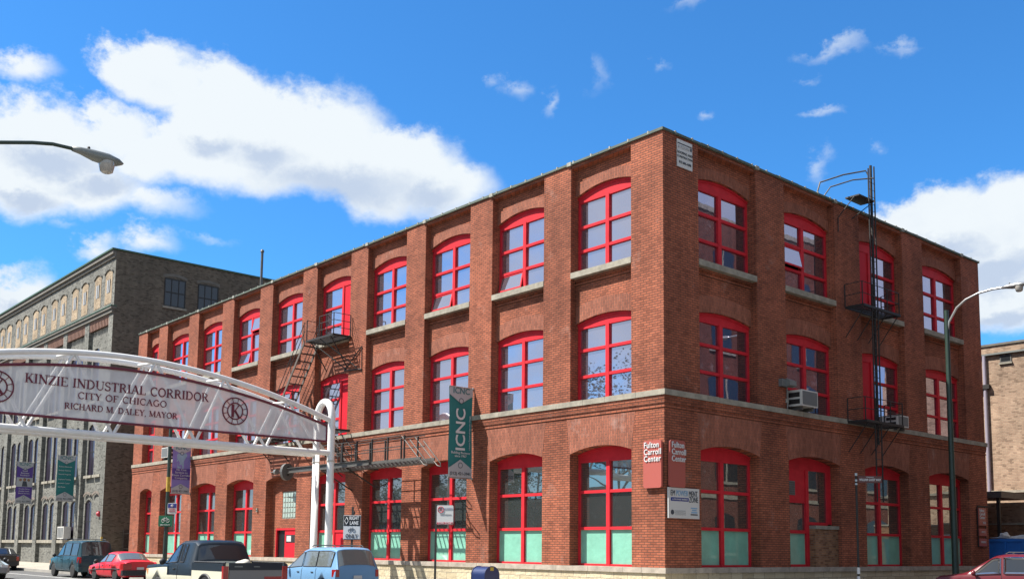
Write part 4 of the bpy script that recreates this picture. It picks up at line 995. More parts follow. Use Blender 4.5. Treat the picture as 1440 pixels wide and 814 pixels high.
text('BUILDERS', 0.15, (0.03, -0.06, 0.74), Y, Z, M['sign_grey'], t); text('ROOFING AND', 0.12, (0.03, 0, 0.53), Y, Z, M['letter_dark'], t); text('CONSTRUCTION', 0.11, (0.03, 0, 0.38), Y, Z, M['letter_dark'], t); text('312 666-1600', 0.12, (0.03, 0, 0.18), Y, Z, M['letter_dark'], t, off=0.003)
# projecting sign at the far end of the shaded wall
t = thing('hanging_sign', 'dark red stacked sign projecting at the far end of the shaded wall', 'sign', (0.03, 23.45, 1.9))
q = MB(); q.box(0.0, 0.09, -0.36, 0.42, 1.0, 1.85); q.box(0.0, 0.09, -0.36, 0.42, 0.5, 0.85); q.box(0.0, 0.09, -0.36, 0.42, 0.0, 0.37); q.build('sign_face', M['sign_red'], t)
q = MB(); q.box(0.01, 0.05, -0.40, -0.36, -0.05, 1.9); q.box(0.01, 0.05, 0.42, 0.46, -0.05, 1.9); q.box(0.01, 0.05, -0.36, 0.8, 1.9, 1.96); q.build('sign_frame', M['iron'], t)
for k, s_ in enumerate(('Fulton', 'Carroll', 'Center')): text(s_, 0.2, (0.09, -0.30, 1.72-k*0.17), Y, Z, M['letter_white'], t, align='LEFT', off=0.004)
text('2023', 0.16, (0.09, 0.18, 1.13), Y, Z, M['letter_white'], t); text('OFFICE', 0.13, (0.09, 0.05, 0.68), Y, Z, M['letter_white'], t); text('PARKING', 0.13, (0.09, 0.03, 0.19), Y, Z, M['letter_white'], t)

# ------------------------------------------------------------------ street signs
def bike_mark(mb, o, s, right=(1, 0, 0), w=0.012):
    o = Vector(o); r_ = Vector(right)
    P = lambda a, b_: tuple(o+r_*a*s+Vector((0, 0, b_*s)))
    for cx in (-0.55, 0.55): mb.tube([P(cx+0.36*math.cos(2*math.pi*k/14), 0.36*math.sin(2*math.pi*k/14)) for k in range(15)], w, 4)
    for a in (((-0.55, 0), (-0.28, 0.5), (0.3, 0.5), (0.0, 0.0), (-0.28, 0.5)), ((0.55, 0), (0.3, 0.66), (0.12, 0.7)), ((-0.55, 0), (0, 0)), ((-0.38, 0.62), (-0.18, 0.62))):
        mb.tube([P(*p) for p in a], w, 4)
def sign_frame(ang): c, s_ = math.cos(ang), math.sin(ang); return Vector((c, s_, 0)), Vector((s_, -c, 0))
# facing signs use local axes: x right, -y towards the viewer
t = thing('lane_sign', 'black and grey right lane only bicycle sign on a pole behind the blue minivan', 'sign', (-8.66, -6.75, 0), R(34))
q = MB(); q.box(-0.03, 0.03, -0.02, 0.02, 0.0, 2.95); q.build('pole', M['iron'], t)
q = MB(); q.box(-0.31, 0.31, -0.045, -0.025, 1.83, 2.28); q.build('lower_face', M['sign_grey'], t)
q = MB(); q.box(-0.31, 0.31, -0.047, -0.025, 2.28, 2.64); q.build('upper_face', M['sign_black'], t)
q = MB(); q.box(-0.33, 0.33, -0.025, -0.018, 1.81, 2.66); q.build('sign_border', M['sign_grey'], t)
text('RIGHT', 0.17, (0.09, -0.047, 2.55), (1, 0, 0), Z, M['letter_white'], t, sx=0.75, off=0.003); text('LANE', 0.17, (0.09, -0.047, 2.38), (1, 0, 0), Z, M['letter_white'], t, sx=0.8, off=0.003)
text('ONLY', 0.20, (0, -0.047, 1.92), (1, 0, 0), Z, M['letter_dark'], t, sx=0.85, off=0.004)
q = MB(); q.tube([(-0.2, -0.055, 2.34), (-0.13, -0.055, 2.46), (-0.2, -0.055, 2.58), (-0.27, -0.055, 2.46), (-0.2, -0.055, 2.34)], 0.014, 4); q.build('diamond_mark', M['letter_white'], t)
q = MB(); bike_mark(q, (0, -0.052, 2.12), 0.15, w=0.006); q.build('bicycle_mark', M['letter_dark'], t)
q = MB(); q.lathe([(0.03, 0), (0.045, 0.06), (0.02, 0.14)], (0.05, 0, 2.68), 'z', 8); q.build('pole_cap', M['iron'], t)
t = thing('parking_sign', 'white no-parking tow zone sign on a thin black pole in front of the teal banner', 'sign', (-4.0, -6.55, 0), R(36))
q = MB(); q.box(-0.03, 0.03, -0.025, 0.025, 0.0, 2.92); q.build('pole', M['iron'], t)
q = MB(); q.prism(rounded(0.035, 0.585, 2.28, 2.90, 0.04), -0.05, -0.03, 1); q.build('sign_face', M['sign_white'], t)
q = MB(); q.box(0.05, 0.57, -0.056, -0.05, 2.29, 2.36); q.build('red_band', M['signred2'], t)
text('TOW ZONE', 0.085, (0.31, -0.056, 2.325), (1, 0, 0), Z, M['letter_white'], t)
q = MB()
q.tube([(0.17+0.095*math.cos(2*math.pi*k/16), -0.055, 2.76+0.095*math.sin(2*math.pi*k/16)) for k in range(17)], 0.012, 4); q.tube([(0.11, -0.055, 2.82), (0.23, -0.055, 2.70)], 0.012, 4)
q.build('prohibition_ring', M['signred2'], t)
text('P', 0.15, (0.17, -0.045, 2.76), (1, 0, 0), Z, M['letter_dark'], t); text('NO PARKING', 0.05, (0.42, -0.05, 2.79), (1, 0, 0), Z, M['sign_blue'], t); text('STREET CLEANING', 0.045, (0.32, -0.05, 2.62), (1, 0, 0), Z, M['sign_grey'], t)
# green lamp pole with two signs
t = thing('sign_pole', 'dark green pole carrying a green bicycle sign and a blue and white sign', 'pole', (-25.5, -6.55, 0), R(40))
q = MB(); q.lathe([(0.14, 0), (0.11, 0.6), (0.085, 3.2), (0.08, 7.6)], (0, 0, 0), 'z', 12); q.build('pole', M['green_pole'], t)
q = MB(); q.lathe([(0.095, 0), (0.095, 0.7)], (0, 0, 4.1), 'z', 12); q.build('pale_band', M['paint_yellow'], t)
q = MB(); q.prism(rounded(-0.36, 0.36, 2.42, 2.95, 0.05), -0.12, -0.10, 1); q.build('bicycle_sign', M['sign_green'], t)
q = MB(); bike_mark(q, (0, -0.125, 2.70), 0.22, w=0.009); q.build('bicycle_mark', M['letter_white'], t)
text('BIKE ROUTE', 0.09, (0, -0.12, 2.50), (1, 0, 0), Z, M['letter_white'], t)
q = MB(); q.prism(rounded(0.08, 0.55, 3.02, 3.55, 0.05), -0.12, -0.10, 1); q.build('street_sign_face', M['sign_white'], t)
q = MB(); q.box(0.10, 0.53, -0.127, -0.12, 3.32, 3.52); q.build('blue_band', M['sign_blue'], t)
q = MB()
for k in range(3): a = k*math.pi/3; q.tube([(0.315-0.07*math.cos(a), -0.13, 3.42-0.07*math.sin(a)), (0.315+0.07*math.cos(a), -0.13, 3.42+0.07*math.sin(a))], 0.016, 4)
q.build('star_mark', M['letter_white'], t)
text('SNOW\nROUTE', 0.1, (0.315, -0.12, 3.20), (1, 0, 0), Z, M['signred2'], t)
# distant parking sign by the grey building
t = thing('parking_sign', 'small red and white sign on a pole before the grey building, far left', 'sign', (-57.5, -6.6, 0), R(70))
q = MB(); q.tube([(0, 0, 0), (0, 0, 3.4)], 0.035, 8); q.build('pole', M['iron'], t)
q = MB(); q.box(0.0, 0.5, -0.05, -0.035, 2.7, 3.3); q.build('sign_face', M['sign_white'], t)
q = MB(); q.box(0.0, 0.5, -0.056, -0.05, 2.7, 2.84); q.tube([(0.15+0.09*math.cos(2*math.pi*k/12), -0.056, 3.15+0.09*math.sin(2*math.pi*k/12)) for k in range(13)], 0.02, 4); q.build('red_print', M['signred2'], t)
# street name sign
t = thing('street_sign', 'small dark brown street name blade on a thin black post before the shaded wall', 'sign', (3.5, 6.12, 0), R(52))
q = MB(); q.tube([(0, 0, 0), (0, 0, 4.2)], 0.04, 10); q.build('post', M['iron'], t)
q = MB()
for z_, h_ in ((0.3, .2), (0.58, .14), (0.8, .22)): q.lathe([(0.055, 0), (0.055, h_)], (0, 0, z_), 'z', 10)
split(q, 'white_band', M['letter_white'], t)
q = MB(); q.lathe([(0.06, 0), (0.06, 0.09)], (0, 0, 4.2), 'z', 10); q.lathe([(0.055, 0), (0.055, 0.07)], (0, 0, 4.0), 'z', 10); q.lathe([(0.055, 0), (0.055, 0.06)], (0, 0, 3.88), 'z', 10); split(q, 'clamp', M['lampsilver'], t)
q = MB(); q.box(0.06, 0.92, -0.012, 0.012, 3.96, 4.2); q.build('name_blade', M['sign_brown'], t)
text('WILLIAM GUEST WAY', 0.115, (0.49, -0.012, 4.06), (1, 0, 0), Z, M['letter_white'], t, sx=0.68, off=0.002); text('HONORARY', 0.05, (0.49, -0.012, 4.155), (1, 0, 0), Z, M['letter_white'], t)
# mailbox
t = thing('mailbox', 'rounded dark blue post box with a small pale notice, in front of the stone base', 'mailbox', (-2.45, -5.75, 0), R(2))
q = MB(); prof = [(-0.3, 0.18), (0.3, 0.18), (0.3, 0.70)]+[(0.3*math.cos(R(a)), 0.70+0.28*math.sin(R(a))) for a in range(10, 180, 10)]+[(-0.3, 0.70)]
q.prism(prof, -0.30, 0.30, 0); o = q.build('body', M['mailblue'], t)
q = MB(); q.prism([(x_*1.05, z_ if z_ < 0.5 else 0.18+(z_-0.18)*1.02) for x_, z_ in prof], -0.32, -0.30, 0); q.prism([(x_*1.05, z_ if z_ < 0.5 else 0.18+(z_-0.18)*1.02) for x_, z_ in prof], 0.30, 0.32, 0); split(q, 'end_rim', M['mailblue'], t)
for x_ in (-0.25, 0.25):
    for y_ in (-0.24, 0.24): q = MB(); q.box(x_-0.03, x_+0.03, y_-0.03, y_+0.03, 0, 0.2); q.build('leg', M['iron'], t)
q = MB(); q.box(0.32, 0.325, -0.08, 0.06, 0.85, 0.96); q.build('notice', M['paint_yellow'], t)

# ------------------------------------------------------------------ street lamps
def cobra(parent, base, dirv, arm_m, s=1.0):
    """housing and lens of a cobra-head lamp; base = end of the arm, dirv = pointing direction"""
    d = Vector(dirv).normalized(); sd_ = d.cross(Vector((0, 0, 1))); b0 = Vector(base)
    def T(a, b_, c): return tuple(b0+d*a*s+sd_*b_*s+Vector((0, 0, c*s)))
    q = MB(T); st = [(-0.05, .05, -.05, .04), (0.10, .07, -.07, .07), (0.35, .13, -.13, .085), (0.60, .17, -.14, .08), (0.80, .14, -.10, .03), (0.90, .06, -.05, -.03)]
    rings = []
    for (x, w, zl, zh) in st:
        zc_, hz = (zl+zh)/2, (zh-zl)/2; rings.append([(x, w*math.cos(a), zc_+hz*math.sin(a)) for a in [2*math.pi*k/14 for k in range(14)]])
    n = 14; vs = [p for r_ in rings for p in r_]
    q.add(vs, [(i*n+j, i*n+(j+1) % n, (i+1)*n+(j+1) % n, (i+1)*n+j) for i in range(len(st)-1) for j in range(n)]+[tuple(range(n)), tuple(range(len(vs)-n, len(vs)))], True)
    q.build('lamp_housing', M['lampgrey'] if arm_m is M['green_pole'] else M['lampsilver'], parent)
    q = MB(T); q.lathe([(0.155, -0.08), (0.15, -0.13), (0.12, -0.27), (0.08, -0.295), (0.01, -0.30)], (0.60, 0, 0), 'z', 14); q.build('lens', M['lens'], parent)
    q = MB(T); q.lathe([(0.025, 0.07), (0.03, 0.11), (0.01, 0.13)], (0.25, 0, 0), 'z', 8); q.build('photocell', M['iron'], parent)
t = thing('street_lamp', 'grey cobra-head street lamp on a dark arm reaching in from the left against the cloud', 'street lamp', (2.9, -23.0, 0))
q = MB(); q.lathe([(0.16, 0), (0.12, 0.5), (0.10, 3), (0.08, 8.3)], (0, 0, 0), 'z', 12); q.build('pole', M['green_pole'], t)
q = MB(); q.tube([(0, 0, 7.7), (0, 0.25, 8.1), (0, 0.8, 8.48), (0, 1.3, 8.70), (0, 1.85, 8.85), (0, 2.2, 8.92), (0, 2.6, 8.93)], 0.036, 8); q.build('arm', M['green_pole'], t)
cobra(t, (0, 2.6, 8.93), (0, 1, -0.02), M['green_pole'], 1.0)
t = thing('street_lamp', 'dark green lamp pole with a silver curved arm in front of the shaded wall', 'street lamp', (3.66, 13.0, 0))
q = MB(); q.lathe([(0.17, 0), (0.13, 0.6), (0.115, 3), (0.085, 11.0), (0.085, 11.2)], (0, 0, 0), 'z', 12); q.build('pole', M['green_pole'], t)
q = MB(); q.tube([(0.02, 0, 10.3), (0.1, 0, 10.72), (0.43, 0, 11.24), (0.8, 0, 11.50), (1.29, 0, 11.66), (1.84, 0, 11.72), (2.25, 0, 11.71)], 0.045, 8); q.build('arm', M['lampsilver'], t)
cobra(t, (2.25, 0, 11.71), (1, 0, 0.04), None, 1.0)

# ------------------------------------------------------------------ grey brick building beyond
gx = thing('grey_building', 'tall grey common-brick warehouse with tan panels under a green roof edge beyond the alley', 'building', (0, 0, 0))
S0 = 52.95; PIT_ = 5.15; NB = 13
q = MB(TL); S1 = S0+1.2+NB*PIT_
def P_(k): return S0+0.9+k*PIT_                       # first edge of bay k
# solid backing and upper storey
q.box(S0, S1, -30, -0.62, -0.1, 23.4)
q.box(S0-0.012, S0-0.002, -30, -0.004, -0.1, 23.39)  # thin sheet that carries the shade tone over the front wall's end
o = q.build('core', M['grey_shade'], gx); tag(o, 'shaded rough side wall of the grey warehouse facing the alley')
q = MB(TL); zT = 17.9
rows = [(1.88, 4.62, 0.28, 1.1), (6.72, 10.35, 0.3, 1.1), (12.4, 16.2, 0.35, 1.1)]
for k in range(NB+1):
    a = P_(k)-0.95 if k else S0; c = P_(k)
    q.box(a, c, -0.62, 0.0, -0.1, 18.65)                # pilaster
for k in range(NB):
    a, c = P_(k), P_(k+1)-0.95; w = c-a; g0 = (w-2*1.4)/3
    ops = [(a+g0*1.0, a+g0+1.4), (a+2*g0+1.4, a+2*g0+2.8)]
    if k == 0: ops = [ops[1]]
    zs_ = [-0.1]+[v for r_ in rows for v in (r_[0], r_[1])]+[zT]
    for (z0, z1, rs, ww) in rows:
        edges = [a]+[e for o2 in ops for e in o2]+[c]
        for i in range(0, len(edges), 2): q.box(edges[i], edges[i+1], -0.62, -0.28, z0, z1)
    zc0 = [(-0.1, rows[0][0])]+[(rows[i][1], rows[i+1][0]) for i in range(2)]+[(rows[2][1], zT)]
    for i, (z0, z1) in enumerate(zc0):
        if i == 0: q.box(a, c, -0.62, -0.28, z0, z1); continue
        rs = rows[i-1][2]; poly = [(a, z0)]
        for o2 in ops: poly += arcpts(o2[0], o2[1], z0, rs, 8)
        poly += [(c, z0), (c, z1), (a, z1)]
        # split into a strip per opening so that every polygon is simple
        ed = [a]+[(ops[j][1]+ops[j+1][0])/2 for j in range(len(ops)-1)]+[c]
        for j, o2 in enumerate(ops):
            q.prism([(ed[j], z0)]+arcpts(o2[0], o2[1], z0, rs, 8)+[(ed[j+1], z0), (ed[j+1], z1), (ed[j], z1)], -0.62, -0.28, 1)
q.box(S0, S1, -0.62, 0.0, 18.65, 23.38)
o = q.build('wall', [M['grey']], gx); tag(o, 'sunny street front of the grey warehouse')
q = MB(TL)
for k in range(NB):
    a, c = P_(k), P_(k+1)-0.95; n_ = 13
    q.m = 0; q.box(a, c, -0.18, -0.02, 18.45, 18.65)
    for j in range(n_): s_ = a+(c-a)*(j+0.25)/n_; q.box(s_, s_+(c-a)/n_*0.5, -0.18, -0.03, 17.9, 18.45)
q.build('corbel_table', M['corb'], gx)
for k in range(NB):
    a, c = P_(k), P_(k+1)-0.95; w = c-a; g0 = (w-2.8)/3
    ops = [(a+g0, a+g0+1.4), (a+2*g0+1.4, a+2*g0+2.8)]
    for ri, (z0, z1, rs, ww) in enumerate(rows):
        for oi, o2 in enumerate(ops):
            if k == 0 and oi == 0:
                if ri > 0:
                    v = MB(TL); v.box(o2[0]-0.1, o2[1]+0.1, -0.2, -0.06, z0-0.2, z0); v.build('sill', M['stone'], gx)
                continue
            v = MB(TL); A = [(s_, z_-0.003) for s_, z_ in arcpts(o2[0], o2[1], z1, rs, 6)]
            v.box(o2[0], o2[0]+0.07, -0.42, -0.345, z0, z1); v.box(o2[1]-0.07, o2[1], -0.42, -0.345, z0, z1); m_ = (z0+z1)/2; v.box(o2[0]+0.07, o2[1]-0.07, -0.42, -0.35, m_-0.04, m_+0.04)
            v.box((o2[0]+o2[1])/2-0.03, (o2[0]+o2[1])/2+0.03, -0.42, -0.355, z0, z1)
            par = v.build('window', M['grey_frame'] if 'grey_frame' in M else M['iron'], gx)
            v = MB(TL); v.prism(A+[(o2[1], z0), (o2[0], z0)], -0.385, -0.375, 1); v.build('pane', M['glass_purple'], par)
            if ri > 0:
                v = MB(TL); v.box(o2[0]-0.1, o2[1]+0.1, -0.2, -0.06, z0-0.2, z0); v.build('sill', M['stone'], gx)
    v = MB(TL); v.box(a+0.05, c-0.05, -0.25, -0.05, 1.62, 1.86); v.build('sill', M['stone'], gx)
    v = MB(TL)
    for oi, o2 in enumerate(ops):
        A = arcpts(o2[0]-0.05, o2[1]+0.05, 5.25, 0.25, 6); v.prism(A+[(s_, z_-0.16) for s_, z_ in reversed(A)], -0.18, -0.12, 1)
    v.build('arch_band', M['arch_grey'], gx)
for k in range(NB*2):
    b0 = S0+0.55+(k//2)*PIT_*1.01+(k % 2)*2.3; c0 = b0+1.42
    v = MB(TL); zb, zs2 = 19.5, 21.85
    v.prism(arcpts(b0, c0, zs2, 0.28, 8)+[(c0, zb), (b0, zb)], 0.0, 0.015, 1); par = v.build('tan_panel', M['tan_panel'], gx)
    v = MB(TL); m_ = (b0+c0)/2; v.box(m_-0.32, m_+0.32, 0.015, 0.03, 20.35, 21.35); w_ = v.build('small_window', M['glass_grey'] if 'glass_grey' in M else M['glass_purple'], par)
    v = MB(TL); v.box(m_-0.36, m_-0.30, 0.03, 0.05, 20.33, 21.37); v.box(m_-0.03, m_+0.03, 0.03, 0.045, 20.35, 21.35); v.build('window_frame', M['iron'], par)
    v = MB(TL); A = arcpts(b0-0.12, c0+0.12, zs2+0.12, 0.32, 8); v.prism(A+[(s_, z_-0.16) for s_, z_ in reversed(A)], 0.0, 0.09, 1); v.build('hood_mould', M['grey'], gx)
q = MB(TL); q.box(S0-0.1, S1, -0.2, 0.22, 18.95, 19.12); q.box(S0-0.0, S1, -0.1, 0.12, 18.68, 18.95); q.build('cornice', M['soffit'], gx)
q = MB(TL); q.box(S0-0.14, S1, -0.2, 0.26, 19.12, 19.19); q.box(S0-0.14, S0+0.8, -0.2, 0.26, 19.19, 19.195); q.build('cornice_flashing', M['grey_trim'], gx)
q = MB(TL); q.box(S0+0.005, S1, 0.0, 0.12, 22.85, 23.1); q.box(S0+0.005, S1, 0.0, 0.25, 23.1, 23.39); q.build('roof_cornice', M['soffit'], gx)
q = MB(TL); q.box(S0-0.1, S1, -0.5, 0.34, 23.4, 23.52); q.box(S0-0.1, S0+0.4, -30.1, -0.5, 23.4, 23.52); q.build('roof_edge', M['grey_trim'], gx)
q = MB(TL); q.box(S0+0.4, S1, -30, -0.5, 23.3, 23.4); q.build('roof', M['roof'], gx)
GXP = -52.95
for (y0, y1) in ((3.75, 5.45), (6.45, 8.15), (11.0, 12.7), (13.7, 15.4), (18.5, 20.2)):
    v = MB(); x = GXP
    v.box(x-0.02, x+0.05, y0, y0+0.08, 19.8, 22.0); v.box(x-0.02, x+0.05, y1-0.08, y1, 19.8, 22.0); v.box(x-0.02, x+0.05, y0+0.08, y1-0.08, 20.87, 20.95)
    v.box(x-0.02, x+0.05, y0+0.08, y1-0.08, 19.8, 19.88); v.box(x-0.02, x+0.05, y0+0.08, y1-0.08, 21.92, 22.0)
    for f in (1/3, 2/3): ym = y0+(y1-y0)*f; v.box(x-0.02, x+0.045, ym-0.035, ym+0.035, 19.88, 21.92)
    par = v.build('window', M['iron'], gx)
    v = MB(); v.box(x+0.004, x+0.02, y0+0.06, y1-0.06, 19.85, 21.95); v.build('pane', M['glass_dark'], par)
    v = MB(); v.box(x-0.02, x+0.12, y0-0.1, y1+0.1, 19.62, 19.79); v.build('sill', M['stone'], gx)
    v = MB(); A = arcpts(y0-0.1, y1+0.1, 22.02, 0.16, 6); v.prism(A+[(s_, z_+0.22) for s_, z_ in reversed(A)], x-0.02, x+0.03, 0); v.build('arch_band', M['soffit'], gx)
v = MB(); v.box(GXP-0.05, GXP+0.02, -0.02, 0.10, 0, 2.1); v.build('yellow_corner_guard', M['paint_yellow'], gx)
# window air conditioners low on the grey wall
t = thing('air_conditioner', 'pale boxy air conditioner in a ground-floor window of the grey building above the van', 'air conditioner', (-61.0, 0.1, 1.95))
q = MB(); q.box(-0.75, 0.75, -0.45, 0.1, 0, 0.95); q.build('casing', M['ac'], t)
q = MB()
for k in range(4): q.box(-0.65+k*0.34, -0.40+k*0.34, -0.46, -0.45, 0.08, 0.86)
q.build('grille', M['ac_grille'], t)
t = thing('fire_alarm', 'tiny red alarm bell on the grey building beside its corner', 'alarm', (-53.6, 0, 3.75))
q = MB(); q.lathe([(0.16, -0.1), (0.13, -0.18), (0.04, -0.22)], (0, 0, 0), 'y', 12); q.build('bell', M['signred2'], t)
q = MB(); q.box(-0.12, 0.12, -0.1, 0, -0.18, 0.2); q.build('back_box', M['signred2'], t)
# alley fence
t = thing('alley_gate', 'dark iron bar gate closing the shaded alley between the two brick buildings', 'gate', (-50.25, 1.6, 0))
q = MB()
for x_ in (-2.6, -1.3, 0.0, 1.3, 2.55): q.box(x_-0.05, x_+0.05, -0.05, 0.05, 0, 2.7)
split(q, 'post', M['iron_rust'], t)
q = MB()
for z_ in (0.4, 1.25, 2.35): q.box(-2.6, 2.55, -0.03, 0.03, z_-0.035, z_+0.035)
split(q, 'rail', M['iron_rust'], t)
q = MB()
for k in range(40): x_ = -2.55+k*0.13; q.box(x_-0.01, x_+0.01, -0.01, 0.01, 0.1, 2.6)
q.build('bar', M['iron'], t)

# ------------------------------------------------------------------ tan building and yard on the right
tb = thing('tan_building', 'pale tan brick building in sunlight behind the red factory at the right edge', 'building', (0, 0, 0))
q = MB(); q.box(-30, 9.0, 33.0, 60, -0.1, 13.55); q.build('wall', M['tan'], tb)
q = MB(); q.box(-30, 9.05, 32.93, 33.4, 13.55, 13.68); q.build('coping', M['soffit'], tb)
q = MB(); q.box(-3.95, 9.0, 32.82, 33.0, 13.0, 13.10); q.build('gutter', M['lampgrey'], tb)
q = MB(); q.tube([(-3.62, 32.9, 13.0), (-3.6, 32.9, 5.1)], 0.11, 10); q.build('downpipe', M['pipe'], tb)
q = MB(); q.box(-4.2, -3.35, 32.75, 32.98, 11.05, 11.30); q.build('pipe_bracket', M['iron'], tb)
q = MB(); q.box(-2.75, -2.1, 32.95, 33.02, 12.5, 12.95); fr = q.build('window', M['iron_grey'], tb)
q = MB(); q.box(-2.68, -2.17, 32.94, 32.95, 12.57, 12.90); q.build('pane', M['glass_dark'], fr)
q = MB(); q.box(-2.8, -2.05, 32.90, 33.02, 12.40, 12.49); q.build('sill', M['stone'], tb)
q = MB(); q.box(-6, 9.0, 32.85, 33.0, 5.0, 5.14); q.build('ledge', M['stone'], tb)
t = thing('loading_canopy', 'dark flat canopy over the shaded yard behind the red factory', 'canopy', (-2.2, 30.9, 0))
q = MB(); q.box(-6, 0.9, -2.0, 1.9, 4.55, 4.78); q.build('roof', M['sign_brown'], t)
q = MB(); q.box(0.9, 0.98, -2.0, 1.9, 4.52, 4.86); q.box(-6, 0.98, -2.08, -2.0, 4.52, 4.86); q.build('fascia', M['iron_grey'], t)
q = MB()
for x_ in (-5.8, 0.7): q.box(x_-0.08, x_+0.08, -1.9, -1.74, 0, 4.55)
split(q, 'post', M['iron'], t)
t = thing('yard_wall', 'low brown brick wall in the yard below the canopy', 'wall', (-1.0, 31.6, 0))
q = MB(); q.box(-5, 10, 0, 0.35, 0, 3.15); q.build('wall', M['infill'], t)
q = MB(); q.box(-5, 10, -0.05, 0.4, 3.15, 3.25); q.build('coping', M['stone'], t)
t = thing('dumpster', 'large ribbed blue waste container heaped with pale rubbish behind the red building', 'dumpster', (2.2, 27.4, 0))
q = MB(); q.prism([(-3.2, 0.25), (3.2, 0.25), (3.35, 2.25), (-3.35, 2.25)], -1.1, 1.1, 1); q.build('body', M['bin_blue'], t)
q = MB()
for k in range(8): x_ = -3.15+k*0.9; q.box(x_-0.06, x_+0.06, -1.17, -1.1, 0.3, 2.16)
q.box(-3.42, 3.42, -1.18, -1.1, 2.16, 2.30)
q.build('rib', M['bin_blue'], t)
q = MB()
for x_ in (-2.6, 2.6): q.lathe([(0.12, -1.15), (0.12, 1.15)], (x_, 0, 0.13), 'y', 12)
split(q, 'roller', M['iron'], t)
def lump(name, mt, loc, sx, sy, sz, seed, parent=None, sub=3):
    b_ = bmesh.new(); bmesh.ops.create_icosphere(b_, subdivisions=sub, radius=1)
    rnd = random.Random(seed); ph = [rnd.uniform(0, 6) for _ in range(6)]
    for v in b_.verts:
        f = 1+0.18*math.sin(3*v.co.x+ph[0])*math.sin(4*v.co.y+ph[1])+0.12*math.sin(7*v.co.z+ph[2]+3*v.co.x)
        v.co = Vector((v.co.x*sx*f, v.co.y*sy*f, max(v.co.z, -0.3)*sz*f))
    me = bpy.data.meshes.new(name); b_.to_mesh(me); b_.free(); me.materials.append(mt)
    for p in me.polygons: p.use_smooth = True
    o = bpy.data.objects.new(name, me); COL.objects.link(o); o.location = loc
    if parent: o.parent = parent
    return o
tag(lump('rubbish_heap', M['bag'], (1.5, 27.4, 2.30), 2.5, 0.9, 0.22, 3), 'long pale heap of rubbish lying on top of the blue container', 'rubbish')
tag(lump('rubbish_bag', M['bag'], (-0.35, 27.0, 2.42), 0.25, 0.22, 0.22, 5), 'small white bag sticking up at the left end of the blue container', 'bag')

